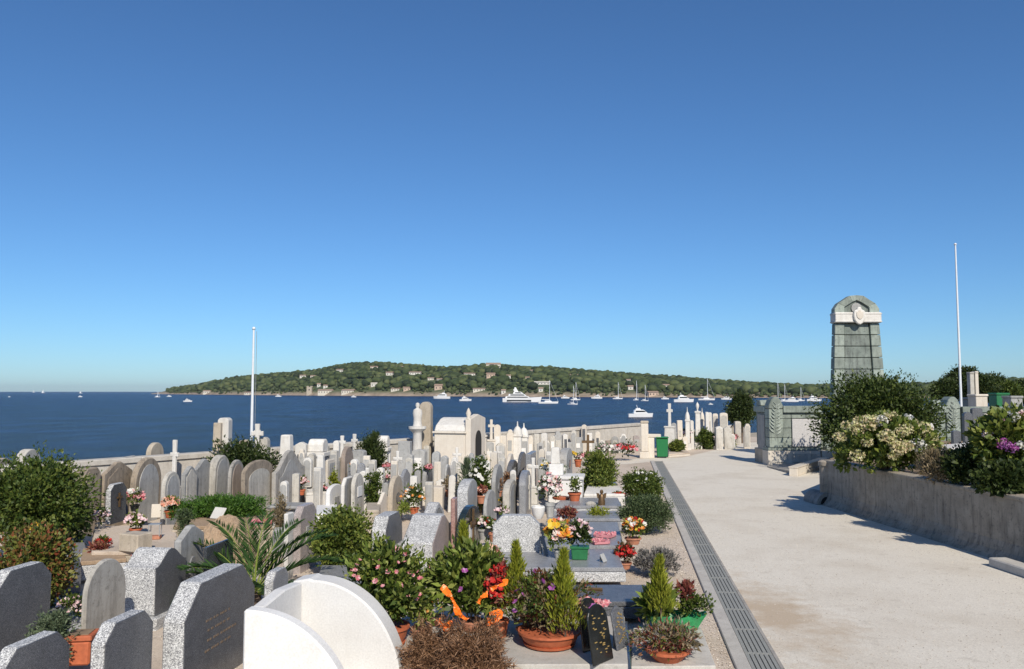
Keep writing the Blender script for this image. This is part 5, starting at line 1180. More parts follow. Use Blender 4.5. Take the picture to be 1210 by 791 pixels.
potted('big pink and cream bouquet in a dark vase before the niches', 240, 586, .25, .11, .2, 'black_marble', 'leaf_mid', ['mixpink', 'palepink'], .5, .24, 300, 70, .07)
potted('pink flower pot on the walled plot before the grey crucifix stele', 159, 604, .45, .1, .14, 'black_marble', 'leaf_light', ['pink', 'white_petal'], .34, .19, 260, 30, .07)
potted('pale pink flowers in terracotta pot in the walled plot centre', 160, 631, .42, .11, .1, 'terracotta', 'leaf_light', 'palepink', .28, .19, 300, 34, .05)
potted('pale pink low flowers at the left end of walled plot', 119, 624, .42, .1, .1, 'cream', 'leaf_mid', 'palepink', .24, .2, 260, 40, .05)
potted('salmon flowers in terracotta pot right of the walled plot', 201, 612, .5, .11, .15, 'terracotta', 'leaf_light', 'salmon', .28, .17, 260, 30, .06)
potted('red flowers on the planter grave at left', 122, 646, .36, .08, .04, None, 'leaf_mid', 'red', .1, .12, 160, 22, .04)
potted('brownish green plants along the planter grave at left', 117, 653, .36, .08, .04, None, 'leaf_coleus', None, .1, .2, 400, 0)
potted('fallen pink and white flowers on gravel before the wavy granite stele', 166, 660, .3, .08, .02, None, 'leaf_mid', ['pink', 'white_petal'], .08, .13, 60, 14, .05)
potted('pale pink flowering plant beside the olive ball bush', 84, 736, .15, .1, .02, None, 'leaf_mid', 'palepink', .3, .17, 300, 60, .035)
for a, lb in ((297, 'left'), (307, 'middle'), (321, 'right')):
    potted(f'terracotta pot of small pink flowers before the stained niche, {lb} of three', a, 592 if lb != 'right' else 586, .3, .1, .2, 'terracotta', 'leaf_mid', 'palepink' if lb != 'middle' else 'pink', .22, .13, 160, 16, .05)
for a, lb, mt in ((252, 'terracotta jar next to the big bouquet', 'terracotta_faded'), (262, 'small white candle jar below the white edged niche', 'white_clean'), (279, 'small white cup below the rusty recess niche', 'white_clean'), (270, 'little terracotta cup between two white jars', 'terracotta')):
    o = tag(pot_mesh(MB(), .07, .16).build('jar', mt, None, at(a, 591, .25), smooth=True), lb, 'jar')
potted('pink and white bouquet in terracotta pot before the whitish niche', 356, 585, .4, .1, .14, 'terracotta', 'leaf_mid', ['mixpink', 'palepink'], .32, .17, 200, 36, .06)
potted('small dark pink flowers left of the white rendered stele', 382, 583, .4, .07, .04, None, 'leaf_mid', 'pink', .16, .1, 120, 18, .05)
potted('trailing pink and brown flowers beside the blue slim stele', 494, 576, .4, .1, .1, 'black_marble', 'leaf_coleus', 'salmon', .34, .2, 400, 20, .06)
potted('mixed orange and white flowers in terracotta pot right of beige stele', 489, 607, .2, .12, .14, 'terracotta', 'leaf_mid', ['orange', 'white_petal'], .5, .3, 700, 36, .05)
potted('bright green plant left of the mixed orange flowers', 477, 608, .2, .1, .02, None, 'leaf_lime', None, .24, .16, 300, 0)
potted('pink flowers on grey slab under the middle field bush', 441, 577, .4, .1, .03, None, 'leaf_mid', ['pink', 'palepink'], .12, .26, 160, 40, .05)
potted('dark pink flowers right of the middle field bush', 461, 570, .4, .1, .05, None, 'leaf_mid', ['pink', 'palepink'], .2, .16, 160, 26, .05)
potted('pink flower heap near the round skyline shrub', 460, 555, .6, .1, .03, None, 'leaf_coleus', 'pink', .16, .22, 120, 34, .06)
potted('yellow and pink flowers on the sloping sarcophagus slab', 432, 548, .78, .08, .05, None, 'leaf_mid', ['yellow', 'pink'], .14, .14, 80, 14, .07)
potted('orange yellow flowers left of the sarcophagus slab', 417, 557, .8, .07, .08, None, 'leaf_mid', 'orange', .16, .1, 60, 14, .06)
potted('tipped terracotta pot with dried plant in the middle field', 531, 587, .3, .13, .18, 'terracotta_faded', 'leaf_dry', None, .3, .2, 500, 0, up=.8)
potted('terracotta pot with dried red plant behind the small arched stele', 569, 595, .35, .12, .2, 'terracotta_faded', 'leaf_coleus', 'salmon', .2, .15, 200, 12, .05)
potted('brown dried plant below the bluish grey stele', 602, 576, .45, .1, .05, 'terracotta_faded', 'leaf_brown', None, .34, .22, 700, 0)
potted('brown plant in terracotta pot left of the shiny granite stele', 589, 587, .4, .1, .15, 'terracotta_faded', 'leaf_brown', None, .26, .13, 300, 0)
potted('tall pink and white bouquet in grey concrete vase', 650, 612, .36, .1, .32, 'pale_grey', 'leaf_mid', ['mixpink', 'palepink', 'white_petal'], .62, .26, 500, 90, .06)
o = tag(MB().lathe([(.08, 0), (.13, .1), (.15, .24), (.13, .27), (.10, .27), (.1, .22), (.001, .22)], 18).build('vase', 'white_clean', None, at(636, 613, .36), smooth=True), 'empty white vase left of the pink and white bouquet', 'vase')
potted('leafy plant in terracotta pot on slab before the white block tomb', 679, 592, .44, .155, .2, 'terracotta', 'leaf_light', 'white_petal', .34, .17, 260, 8, .04)
o = tag(MB().lathe([(.2, 0), (.22, .05), (.2, .06), (.001, .05)], 16).build('saucer', 'terracotta', None, at(663, 590, .44), smooth=True), 'empty terracotta saucer left of the potted plant', 'saucer')
potted('yellow flowers by the wide grey stele behind the block tomb', 676, 541, .95, .08, .04, None, 'leaf_mid', 'yellow', .14, .13, 60, 14, .07)
potted('pink flower cluster left of the big round green bush', 691, 546, .75, .1, .05, None, 'leaf_mid', 'pink', .24, .22, 200, 30, .06)
potted('terracotta pot left of the pink flower cluster', 683, 552, .6, .12, .25, 'terracotta', 'leaf_mid', 'palepink', .14, .12, 100, 10, .06)
potted('white flowers on the block tomb top', 664, 559, .98, .07, .03, None, 'leaf_grey', 'white_petal', .12, .2, 90, 22, .05)
potted('red and pink wreath flowers left of the block tomb', 650, 556, .9, .08, .03, None, 'leaf_mid', 'red', .16, .1, 60, 12, .05)
potted('yellow and white flowers hanging left of the block tomb', 643, 560, .9, .08, .03, None, 'leaf_light', ['yellow', 'white_petal'], .3, .12, 140, 16, .06)
potted('red carnation and white flowers in grey tub on the gravel', 573, 637, .3, .14, .2, 'pale_grey', 'leaf_mid', ['red', 'palepink', 'white_petal'], .2, .2, 300, 24, .05)
potted('small terracotta pot with white flower right of the grey tub', 583, 640, .3, .09, .16, 'terracotta_faded', 'leaf_mid', 'white_petal', .2, .1, 120, 8, .06)
potted('yellow and orange sunflower bouquet on the polished slab', 661, 660, .34, .1, .14, 'pale_grey', 'leaf_lime', ['yellow', 'orange', 'mixpink'], .48, .24, 420, 44, .085, petals=9)
# green rectangular planter with pink flowers
P = at(685, 661, .34); o = thing('planter', 'green plastic planter with pinkish plants on the polished slab', 'planter', P, -.1)
MB().box(0, 0, 0, .25, .2, .2, 0, 1.12).build('pot', 'green_plastic', o, bevel=.015); MB().box(0, 0, .185, .32, .26, .03).build('rim', 'green_plastic', o, bevel=.008)
r = R(); link('foliage', quads_mesh('foliage', cloud(r, 600, .2, .16, .22, 16, .1, .08, .04, .5, -.6, .38, .3), 'leaf_dark'), o, kind='stuff')
d = unit(r.normal(size=(24, 3))); d[:, 2] = abs(d[:, 2]); link('blossoms', quads_mesh('blossoms', blossoms(r, d*np.array([.2, .16, .24])+np.array([0, 0, .38]), .05), 'palepink'), o, kind='stuff')
potted('orange and white flower trough at the end of the cushions grave', 748, 643, .2, .15, .12, 'terracotta_faded', 'leaf_light', ['orange', 'yellow', 'white_petal', 'red'], .36, .24, 420, 60, .055)
potted('red leaved plant at the end of the polished slab', 738, 672, .1, .12, .1, 'terracotta_faded', 'leaf_red', 'red', .3, .17, 400, 34, .05)
potted('red leaved low plant in the planted strip', 668, 612, .38, .1, .02, None, 'leaf_coleus', None, .16, .24, 500, 0)
potted('yellow green low plants in the planted strip', 705, 612, .30, .1, .02, None, 'leaf_gold', None, .1, .32, 500, 0)
potted('red flowers at the foot of the white marble slab', 731, 590, .35, .1, .05, None, 'leaf_mid', 'red', .12, .16, 100, 26, .05)
# heart cushions
def cushion(label, px, py, z, w_, mat, rz):
    P = at(px, py, z); o = thing('heart_cushion', label, 'cushion', P, rz); rr = R()
    t = [2*math.pi*i/24 for i in range(24)]; pts = [(.06*w_*16*math.sin(a)**3/1.0, .06*w_*(13*math.cos(a)-5*math.cos(2*a)-2*math.cos(3*a)-math.cos(4*a))) for a in t]
    MB().poly(pts, .0, .045).build('pad', mat, o, bevel=.015)
    C = np.array([(x*f, y*f, .05) for f in (.3, .62, .9) for x, y in pts[::2]]); link('blossoms', quads_mesh('blossoms', blossoms(rr, C, .035, 5), mat), o, kind='stuff')
cushion('pink flower cushion, back one on the grey grave slab', 716, 634, .37, .24, 'pink', .3)
cushion('pink flower cushion, front one nearer the green planter', 708, 642, .37, .2, 'pink', -.5)
# easel plaque, small signs
def plaque(label, px, py, z, w_, h, mat, rz=0, lean=.35, style='flat', ins=None):
    P = at(px, py, z); o = thing('plaque', label, 'plaque', P, rz)
    b = MB().prism_y([(y, zz) for y, zz in profile(style, w_, h)], 0, .025).build('tablet', mat, o, bevel=.006); b.rotation_euler = (-lean, 0, 0)
    MB().box(0, h*math.sin(lean)*.5+.06, 0, w_*.3, .02, h*.55).build('stand', mat, o)
    if ins:
        m = MB(); rg = random.Random(px)
        for k in range(26): m.box(rg.uniform(-.3, .3)*w_, -.006, h*(.15+.7*k/26), rg.uniform(.012, .04), .008, .01)
        m.build('lettering', ins, b, kind='stuff')
    return o
plaque('grey easel plaque left of the sunflower bouquet', 646, 655, .35, .16, .34, 'pale_grey', 1.1, .3)
plaque('small white plaque stuck in the earth mound', 254, 613, .66, .3, .24, 'white', -.5, .6)
plaque('small cream tablet standing in the walled plot', 184, 612, .45, .2, .28, 'cream', .1, .1)
plaque('dark round memorial plate leaning on the crucifix stele', 145, 608, .45, .22, .26, 'black_marble', .6, .4, 'arch')
plaque('white open book plaque on the slab before the niches', 331, 586, .4, .22, .2, 'white', -.4, .5)
plaque('small plaque on the polished slab right of the planter', 716, 664, .35, .12, .14, 'pale_grey', 1.0, .5)
# bronze rod flower and angel
o = tag(MB().tube([at(688, 696, .32), at(712, 697, .32)], .028, 6).build('wooden_crucifix', 'bronze'), 'brown wooden bar lying on the long dark slab', 'wooden bar')
P = at(711, 597, .44); o = thing('angel_figure', 'small dark statuette of an angel on the blue-grey slab', 'statuette', P)
MB().lathe([(.08, 0), (.085, .08), (.06, .18), (.05, .24), (.025, .26), (.045, .3), (.03, .35), (.001, .36)], 12, 0, 0, 0, 1, .8).build('body', 'bronze', o, smooth=True)
for s_ in (-1, 1): MB().prism_y([(s_*.03, .12), (s_*.1, .16), (s_*.12, .28), (s_*.05, .26)], .03, .05).build('wing', 'bronze', o)
tag(MB().lathe([(.09, 0), (.1, .04), (.05, .08), (.001, .09)], 12, 0, 0, 0, 1.3, .7).build('stone_shell', 'pale', None, at(698, 597, .44), smooth=True), 'little pale shell ornament left of the angel', 'ornament')
# yellow lantern in the left shrub, square pot, trays, glass box, earth mound, urn bench
P = at(41, 641, .45); o = thing('grave_lantern', 'yellow glazed lantern pot hanging in front of the large left shrub', 'lantern', (P.x, P.y, .0))
MB().box(0, 0, 0, .1, .1, .46).build('post', 'bark', o); MB().lathe([(.07, 0), (.1, .08), (.1, .26), (.07, .3), (.02, .34)], 12, 0, 0, .462).build('body', 'yellow_glaze', o, smooth=True); MB().box(0, -.098, .56, .08, .02, .12).build('pane', 'white_petal', o)
P = at(95, 783, .12); o = thing('square_pot', 'square terracotta planter pot beside the chamfered granite stele', 'pot', P, .15)
MB().box(0, 0, 0, .26, .26, .26, 0, 1.1).build('body', 'terracotta', o, bevel=.02); MB().box(0, 0, .262, .31, .31, .06).build('rim', 'terracotta', o, bevel=.012); MB().box(0, 0, .323, .22, .22, .008).build('soil', 'soil', o)
rr = R(); NX = 34; gx, gy = np.meshgrid(np.linspace(-1, 1, NX), np.linspace(-1, 1, NX), indexing='ij'); hz = np.clip(1-gx**2-gy**2, 0, 1)**.7*.84+rr.normal(size=gx.shape)*.018*(gx**2+gy**2 < .96)
P = atd(268, 620, 15.2); me = bpy.data.meshes.new('earth_mound'); me.from_pydata(np.stack([gx*.62, gy*.7, hz], -1).reshape(-1, 3).tolist(), [], [(i*NX+j, (i+1)*NX+j, (i+1)*NX+j+1, i*NX+j+1) for i in range(NX-1) for j in range(NX-1)])
me.materials.append(MATS['earth']); tag(link('earth_mound', me, None, (P.x, P.y, .01)), 'mound of bare sandy earth on a fresh grave behind the palm', 'earth mound')
P = at(308, 620, .5); o = thing('flower_tray', 'green tray of pink flowers right of the earth mound', 'flower tray', (P.x, P.y, 0))
MB().box(0, 0, 0, .55, .35, .46).build('stand', 'white', o, bevel=.02); MB().box(0, 0, .462, .4, .22, .06, 0, 1.05).build('tray', 'tray_green', o, bevel=.01)
r = R(); link('blossoms', quads_mesh('blossoms', blossoms(r, np.stack([r.uniform(-.2, .2, 30), r.uniform(-.1, .1, 30), np.full(30, .55)], -1), .05), 'pink'), o, kind='stuff')
P = at(183, 637, .42); o = thing('glass_lantern', 'square glass candle holder with red base on the walled plot', 'lantern', P, .2)
MB().box(0, 0, 0, .2, .2, .06).build('base', 'terracotta_faded', o, bevel=.01)
for a, b_ in ((-1, -1), (1, -1), (1, 1), (-1, 1)): MB().box(a*.092, b_*.092, .061, .012, .012, .2).build('post', 'metal_grey', o)
MB().box(0, 0, .262, .2, .2, .012).build('rim', 'metal_grey', o)
P = at(340, 596, .52); o = thing('stone_bench', 'grey stone table slab on a block before the whitish niche', 'stone table', (P.x, P.y, 0), -.1)
MB().box(0, 0, 0, .5, .5, .44).build('block', 'pale_grey', o, bevel=.02); MB().box(0, 0, .442, .74, .7, .08).build('top', 'pale_grey', o, bevel=.03)
flat_slab('narrow grey grave slab right of the earth mound', [(322, 628), (344, 622), (352, 608), (334, 608)], .45, 'pale_grey', .42)
flat_slab('white rendered base left of the brown stele', [(373, 608), (398, 606), (398, 596), (374, 597)], .5, 'white_clean', .48)
flat_slab('low grey granite base before the sloping-top stele', [(370, 697), (440, 700), (445, 668), (380, 668)], .32, 'granite_rough', .3, top='granite_slab')
# terracotta pot on stand beyond gate
potted('terracotta urn with dark flowers beyond the green bin', 811, 527, .2, .22, .5, 'terracotta_faded', 'leaf_dark', 'palepink', .4, .36, 300, 20, .1, lf=.12)
potted('pink flowers on a far grave left of the memorial', 864, 521, .2, .2, .05, None, 'leaf_mid', 'pink', .3, .45, 160, 40, .12, lf=.12)
potted('pink flowers on a far grave right of the fork bush', 852, 522, .2, .2, .05, None, 'leaf_mid', ['palepink', 'red'], .3, .4, 160, 30, .12, lf=.12)
potted('row of mixed flowers at the sea wall foot left of the gate', 737, 537, .3, .2, .05, None, 'leaf_dark', ['pink', 'red', 'palepink'], .4, .6, 300, 60, .09, lf=.12)
potted('white flowers at the foot of the cream shouldered stone near gate', 716, 538, .3, .2, .05, None, 'leaf_grey', ['white_petal', 'palepink'], .4, .5, 200, 50, .09, lf=.12)
potted('small orange flower pot on the bed before the white slab', 1123, 536, 1.15, .12, .16, 'terracotta', 'leaf_mid', 'pink', .14, .16, 160, 16, .05)

potted('dark pink flowers under the grey arched stele with dark panel', 506, 560, .9, .08, .04, None, 'leaf_mid', 'pink', .2, .14, 90, 16, .06)
potted('small orange plant right of the cream pillars', 541, 578, .4, .1, .12, 'terracotta', 'leaf_dry', 'orange', .24, .16, 260, 8, .05)
potted('white chrysanthemum pot left of the slim tall pale stele', 577, 597, .3, .1, .14, 'white_clean', 'leaf_mid', 'white_petal', .2, .14, 160, 30, .045)
potted('yellow flower pot before the pale stele pair', 596, 603, .3, .1, .12, 'terracotta', 'leaf_light', 'yellow', .2, .14, 160, 14, .05)
potted('pink flowers on the sill of the wide pale speckled stele', 592, 609, .75, .08, .03, None, 'leaf_mid', 'palepink', .1, .16, 40, 16, .045)
potted('red flowers by the small white cross pair', 410, 546, .95, .08, .04, None, 'leaf_mid', 'red', .16, .14, 90, 14, .06)
potted('lilac flowers beside the beige framed stele', 392, 556, .7, .08, .05, None, 'leaf_mid', 'lilac', .18, .13, 100, 16, .05)
potted('white and pink flowers on the white stepped tomb', 372, 566, .5, .08, .04, None, 'leaf_mid', ['white_petal', 'pink'], .14, .18, 80, 20, .05)
plaque('grey book shaped plaque on the polished slab centre', 690, 655, .35, .2, .14, 'granite_polish', .2, .6)
plaque('white oval plaque before the slim bluish stele', 482, 590, .4, .18, .2, 'white', .3, .3, 'arch')
plaque('dark plaque leaning before the chapel ledger', 522, 563, .6, .25, .25, 'black_marble', .3, .3)
# ---- the foreground flower group
flat_slab('concrete grave slab carrying the foreground flower bowls', [(455, 786), (742, 785), (738, 728), (475, 728)], .22, 'granite_dark', .2, top='concrete_light')
flat_slab('narrow concrete slab at the right of the flower bowls', [(745, 788), (846, 787), (828, 740), (748, 742)], .12, 'concrete_light', .1)
ZB = .225
def bowl(label, px, py, r, h, leafs, fl=None, nfl=0, ph=.9, pr=.45, n=3000, lf=.09, lw=.5, potm='terracotta', fr=.045, name='flower_bowl', up=.4, clumps=40, dy=.0):
    P = at(px, py, ZB); P.y += r+dy; o = thing(name, label, 'flower bowl', P); rr = R()
    if potm:
        b = MB().lathe([(r*.7, 0), (r*.92, h*.45), (r, h*.85), (r*1.07, h*.85), (r*1.07, h), (r*.97, h), (r*.93, h*.9), (.001, h*.88)], 24).build('bowl', potm, o, smooth=True)
        MB().lathe([(r*.72, -.001), (r*.86, .012), (r*.89, .035), (r*.86, .035), (.001, .02)], 24).build('saucer', potm, b, smooth=True)
    k = len(leafs)
    for i, (lm, fn) in enumerate(leafs):
        q = cloud(rr, int(n*fn), pr, pr*.85, ph*.5, clumps, pr*.27, lf, lf*lw, up, -.85, h*.8+ph*.5, .2)
        q = np.concatenate([q, shoots(rr, 16, pr, pr*.85, ph*.5, h*.8+ph*.5, lf, lf*lw, 10, 1.35)])
        link('foliage', quads_mesh('foliage', q, lm), o, kind='stuff')
    if fl:
        d = unit(rr.normal(size=(nfl, 3))); d[:, 1] = -np.abs(d[:, 1]); d[:, 2] = np.where(d[:, 2] < -.2, -d[:, 2], d[:, 2])
        link('blossoms', quads_mesh('blossoms', blossoms(rr, d*np.array([pr, pr*.85, ph*.5])+np.array([0, 0, h*.8+ph*.5]), fr), fl), o, kind='stuff')
    m = MB()
    for a in range(7):
        t = a*.9; m.tube([(.3*r*math.cos(t), .3*r*math.sin(t), h*.8), (.5*pr*math.cos(t), .5*pr*math.sin(t), h+ph*.6)], [.008, .004], 5)
    m.build('stems', 'bark', o, kind='stuff')
    return o
bowl('leafy pink-flowered shrub in a terracotta bowl beside the curved white tomb', 452, 768, .26, .22, [('leaf_light', .55), ('leaf_mid', .3), ('leaf_lime', .15)], 'pink', 30, .92, .44, 3800, .095, .5, dy=-.05, fr=.03)
bowl('wide terracotta bowl of withered mixed plants in the foreground', 651, 773, .34, .17, [('leaf_dry', .3), ('leaf_mid', .4), ('leaf_red', .3)], 'purple', 7, .62, .5, 3600, .065, .4)
bowl('glossy laurel sapling tied with orange ribbon in the foreground', 556, 757, .14, .12, [('leaf_light', .6), ('leaf_mid', .25), ('leaf_lime', .15)], 'purple', 4, .86, .44, 2300, .13, .38, 'terracotta_faded', dy=.28)
rib = thing('orange_ribbon', 'looped orange ribbon draped on the laurel sapling', 'ribbon', at(558, 740, ZB))
def strip(pts, wd=.05):
    P = [atd(*p)-rib.location for p in pts]; Q = []; n_ = len(P); rg_ = random.Random(int(pts[0][0]))
    for i in range(n_-1):
        a, b, c, d = P[max(i-1, 0)], P[i], P[i+1], P[min(i+2, n_-1)]
        for k in range(7):
            t = k/7; Q.append(.5*((2*b)+(c-a)*t+(2*a-5*b+4*c-d)*t*t+(3*b-a-3*c+d)*t**3))
    vs = []; tw = rg_.uniform(0, 3)
    for i, q in enumerate(Q):
        dq = (Q[min(i+1, len(Q)-1)]-Q[max(i-1, 0)]).normalized(); k = wd*(.62+.3*math.sin(i*.37+tw))
        u_ = Vector((-dq.z, .5*math.sin(i*.45+tw), dq.x)).normalized()
        j_ = Vector((rg_.uniform(-1, 1), rg_.uniform(-1, 1), rg_.uniform(-1, 1)))*.005
        vs += [q-u_*k+j_, q+Vector((0, -.014*math.cos(i*.8), 0)), q+u_*k-j_]
    fs = [f for i in range(len(Q)-1) for f in ((3*i, 3*i+3, 3*i+4, 3*i+1), (3*i+1, 3*i+4, 3*i+5, 3*i+2))]
    o = MB().add(vs, fs).build('ribbon_loop', 'ribbon', rib)
    md = o.modifiers.new('s', 'SOLIDIFY'); md.thickness = .002
strip([(522, 693, 8.95), (531, 703, 8.86), (537, 713, 8.84), (541, 724, 8.82), (548, 730, 8.8), (553, 733, 8.83)], .04)
strip([(518, 732, 8.82), (522, 739, 8.8), (528, 741, 8.78), (534, 733, 8.82)], .045)
strip([(565, 713, 8.84), (569, 706, 8.8), (577, 702, 8.85)], .036)
strip([(580, 697, 8.9), (587, 693, 8.86), (596, 690, 8.9), (597, 684, 8.95)], .036)
strip([(575, 733, 8.8), (581, 737, 8.76), (588, 731, 8.8), (589, 724, 8.84), (577, 726, 8.8)], .045)
# withered brown heather heaps: thin twigs
def heather(label, px, py, Y, wp, hp, n, name='dried_plant'):
    s = Y/F; C = atd(px, py, Y); o = thing(name, label, 'dried plant', (C.x, C.y, ZB)); rr = R(); rx = wp*s/2; hz_ = hp*s
    d = unit(rr.normal(size=(n, 3))); d[:, 2] = np.abs(d[:, 2]); q_ = .8+.16*np.sin(d[:, 0]*7+px)+.14*np.sin(d[:, 2]*9+d[:, 1]*6)+.08*np.sin(d[:, 0]*19); d = d*q_[:, None]; B = d*np.array([rx, rx*.7, hz_])*rr.uniform(.35, 1.0, n)[:, None]
    D = unit(d*.8+rr.normal(size=(n, 3))*.8)
    link('twigs', quads_mesh('twigs', leaves(B, D, rr.uniform(.05, .12, n), .009, rr, .1), 'leaf_brown'), o, kind='stuff')
    B2 = d[:n//2]*np.array([rx, rx*.7, hz_])*rr.uniform(.7, 1, n//2)[:, None]; link('buds', quads_mesh('buds', leaves(B2, unit(rr.normal(size=(n//2, 3))), .022, .016, rr, .2), 'leaf_brown'), o, kind='stuff')
heather('big withered brown heather heap in front of the ribboned laurel', 558, 760, 8.75, 116, 66, 11000)
heather('withered brown twiggy plant left of the big heather heap', 505, 745, 8.95, 66, 54, 4500)
# golden conifers
def conifer(label, px, ytop, ybase, Y, wp, name='conifer'):
    s = Y/F; B = atd(px, ybase, Y); T = atd(px, ytop, Y); H = T.z-B.z; o = thing(name, label, 'conifer', (B.x, Y, max(ZB, B.z-.0))); rr = R(); n = 2600
    f = rr.rand(n)**.8; a = rr.rand(n)*6.283; rad_ = wp*s/2*(1-f)**.85*np.sqrt(rr.rand(n))*(1+.3*np.sin(a*3+f*7+px))*(1+.2*np.sin(f*22+a*2))
    C = np.stack([rad_*np.cos(a), rad_*np.sin(a), f*H*.94], -1); C[:, 0] += .03*np.sin(f*4+px)*H; D = unit(np.stack([np.cos(a)*.34, np.sin(a)*.34, np.ones(n)], -1)+rr.normal(size=(n, 3))*.26)
    link('foliage', quads_mesh('foliage', leaves(C, D, rr.uniform(.05, .11, n), .012, rr, .2), 'leaf_gold'), o, kind='stuff')
    MB().tube([(0, 0, -.1), (0, 0, H*.8)], [.012, .004], 5).build('stem', 'bark', o)
conifer('golden dwarf conifer, leftmost one before the oval green stele', 545, 616, 705, 10.5, 32)
conifer('golden dwarf conifer, middle one between the red flowers and bowl', 608, 640, 728, 9.85, 32)
conifer('golden dwarf conifer, tall one in the withered bowl', 668, 648, 745, 9.42, 42)
conifer('golden dwarf conifer, rightmost one in the green foil pot', 781, 658, 722, 10.4, 30)
potted('yellowing leafy plants filling the gap left of the ribboned laurel', 497, 752, ZB, .12, .1, 'terracotta_faded', 'leaf_lime', 'orange', .42, .24, 700, 5, .03, .075, .42)
potted('mixed greenery between the left conifer and the pink-flowered shrub', 515, 738, ZB, .12, .1, 'terracotta_faded', 'leaf_light', 'pink', .7, .26, 900, 6, .035, .09, .45)
potted('withered greenery between ribboned laurel and the wide bowl', 622, 752, ZB, .12, .1, 'terracotta_faded', 'leaf_dry', None, .42, .26, 1200, 0, lf=.06, lw=.35)
potted('dark red and green plants behind the wide withered bowl', 640, 735, ZB, .12, .12, 'terracotta_faded', 'leaf_red', 'purple', .5, .28, 1300, 5, .035, .06, .45)
# red celosia and salmon lily
potted('bright red flower cluster between ribbon and middle conifer', 591, 752, .23, .1, .2, 'terracotta', 'leaf_coleus', 'red', .62, .17, 320, 110, .04)
potted('salmon lily bouquet behind the ribboned laurel', 577, 727, .3, .08, .42, 'pale_grey', 'leaf_mid', ['salmon', 'cream_petal'], .46, .17, 160, 26, .08)
# black arched plaques
plaque('black marble arched plaque with gold lettering, front one of the bowls slab', 714, 783, ZB, .36, .6, 'black_marble', .85, .18, 'arch', 'gold')
plaque('black marble arched plaque just behind the gold lettered one', 701, 768, ZB, .32, .56, 'black_marble', .8, .15, 'arch')
plaque('grey stone plaque with gilt motif right of the black plaques', 737, 766, ZB, .26, .46, 'granite_polish', .95, .2, 'peak', 'gold')
potted('pink flowers lying behind the black arched plaques', 700, 722, .3, .1, .03, None, 'leaf_mid', 'pink', .1, .2, 60, 22, .06)
tag(MB().box(0, 0, 0, .3, .12, .09, 0, 1.1).build('green_tray', 'tray_green', None, at(724, 725, .1), .1, .01), 'flat green plastic tray behind the black plaques', 'tray')
# green foil pot right
P = at(803, 748, .13); o = thing('foil_pot', 'green foil wrapped pot with leafy and red plants by the drain', 'flower pot', (P.x, P.y+.22, .12)); rr = R()
vs = []; N_ = 26
for i in range(N_):
    a = 2*math.pi*i/N_; k = 1+.07*math.sin(i*2.7); vs += [(.27*math.cos(a), .17*math.sin(a), 0), (.33*k*math.cos(a), .2*k*math.sin(a), .12), (.39*k*math.cos(a), .24*k*math.sin(a), .19+.02*math.sin(i*1.9))]
MB().add(vs, [(i*3+j, ((i+1) % N_)*3+j, ((i+1) % N_)*3+j+1, i*3+j+1) for i in range(N_) for j in range(2)]+[tuple(i*3 for i in range(N_))]).build('foil_wrap', 'foil_green', o, smooth=True)
for mt, c, rx, rz, n, lf, lw in (('leaf_lime', (-.2, 0, .34), .2, .17, 260, .17, .42), ('leaf_light', (-.26, .02, .26), .18, .18, 260, .15, .4), ('leaf_coleus', (.12, 0, .42), .11, .17, 320, .07, .5), ('leaf_mid', (.2, 0, .3), .22, .12, 900, .045, .55)):
    link('foliage', quads_mesh('foliage', cloud(rr, n, rx, rx*.8, rz, 12, rx*.45, lf, lf*lw, .5, -.6, 0, .3)+np.array(c), mt), o, kind='stuff')
# straggly bowl right
P = at(793, 786, .13); o = thing('flower_bowl', 'terracotta bowl of straggling dry plants at the front by the drain', 'flower bowl', (P.x, P.y+.2, .12)); rr = R()
MB().lathe([(.14, 0), (.2, .06), (.235, .1), (.25, .1), (.25, .13), (.22, .13), (.001, .11)], 22).build('bowl', 'terracotta', o, smooth=True)
for mt, n, lf in (('leaf_dry', 1100, .07), ('leaf_coleus', 700, .06), ('leaf_light', 700, .06), ('lavender', 400, .06)):
    link('foliage', quads_mesh('foliage', cloud(rr, n, .44, .3, .17, 34, .12, lf, lf*.3, .3, -.5, .2, .3), mt), o, kind='stuff')

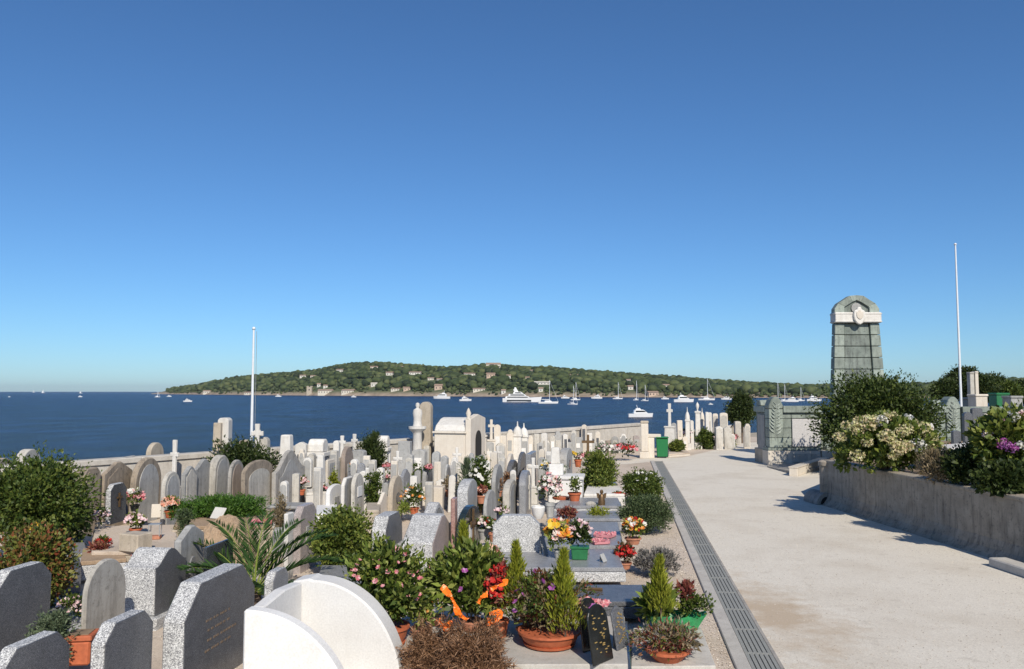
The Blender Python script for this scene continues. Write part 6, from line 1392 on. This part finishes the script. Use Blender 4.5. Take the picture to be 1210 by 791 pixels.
def scatter(name, label, n, fn, s0, s1, mat, flat=.6):
    r = R(); tv = np.array([(1, 0, -.3), (-.5, .87, -.3), (-.5, -.87, -.3), (0, 0, .8)]); tf = [(0, 1, 3), (1, 2, 3), (2, 0, 3)]
    XY = fn(r, n); n = len(XY); s = r.uniform(s0, s1, n)[:, None, None]; a = r.rand(n)*6.28
    B = tv[None]*s*np.array([1, 1, flat])*(1+.5*(r.rand(n, 4, 1)-.5)); c, sn = np.cos(a)[:, None], np.sin(a)[:, None]
    V = np.stack([B[..., 0]*c-B[..., 1]*sn, B[..., 0]*sn+B[..., 1]*c, B[..., 2]], -1)+np.concatenate([XY, np.full((n, 1), .012)], 1)[:, None]
    Vt = V[:, np.array(tf).ravel()].reshape(-1, 3); me = quads_mesh(name, Vt, mat, 3); tag(link(name, me, kind='stuff'), label, 'gravel')
leaf_mat('pebble', [(.30, .25, .2), (.46, .39, .32), (.6, .55, .48), (.22, .19, .16)], .9, 0)
def strip_left(r, n):
    Y = 8.2+14*r.rand(n)**1.6; return np.stack([1.58+.1315*Y-.36-r.rand(n)**1.3*1.5, Y], -1)
scatter('loose_pebbles', 'loose pinkish pebbles on the gravel strip left of the drain', 5200, strip_left, .006, .018, 'pebble')
def on_path(r, n):
    Y = 8.5+16*r.rand(n)**1.5; X0 = 1.58+.1315*Y+.25; return np.stack([X0+(9.0-.02*Y-X0)*r.rand(n), Y], -1)
scatter('path_grit', 'scattered grit and small stones on the pale path', 5200, on_path, .004, .013, 'pebble')
def litter(r, n):
    Y = 8.2+12*r.rand(n); X = -6.2+9.0*r.rand(n); return np.stack([X+.13*Y-1, Y], -1)
scatter('plot_pebbles', 'pebbles lying between the graves in the foreground', 6000, litter, .006, .02, 'pebble')

# ------------------------------------------------------------------ air over the bay
hz = MB().box(0, 7950, -8.6, 33000, 17000, 120).build('haze', 'sea_water', kind='stuff')
hm = bpy.data.materials.new('haze_air'); hm.use_nodes = True; hn = hm.node_tree; hn.nodes.clear()
vo = hn.nodes.new('ShaderNodeVolumePrincipled'); vo.inputs['Color'].default_value = (.86, .92, 1, 1); vo.inputs['Density'].default_value = .00003
vo.inputs['Anisotropy'].default_value = .2
ho = hn.nodes.new('ShaderNodeOutputMaterial'); hn.links.new(vo.outputs[0], ho.inputs['Volume'])
hz.data.materials.clear(); hz.data.materials.append(hm)
tag(hz, 'thin pale sea haze over the bay and headland', 'haze')
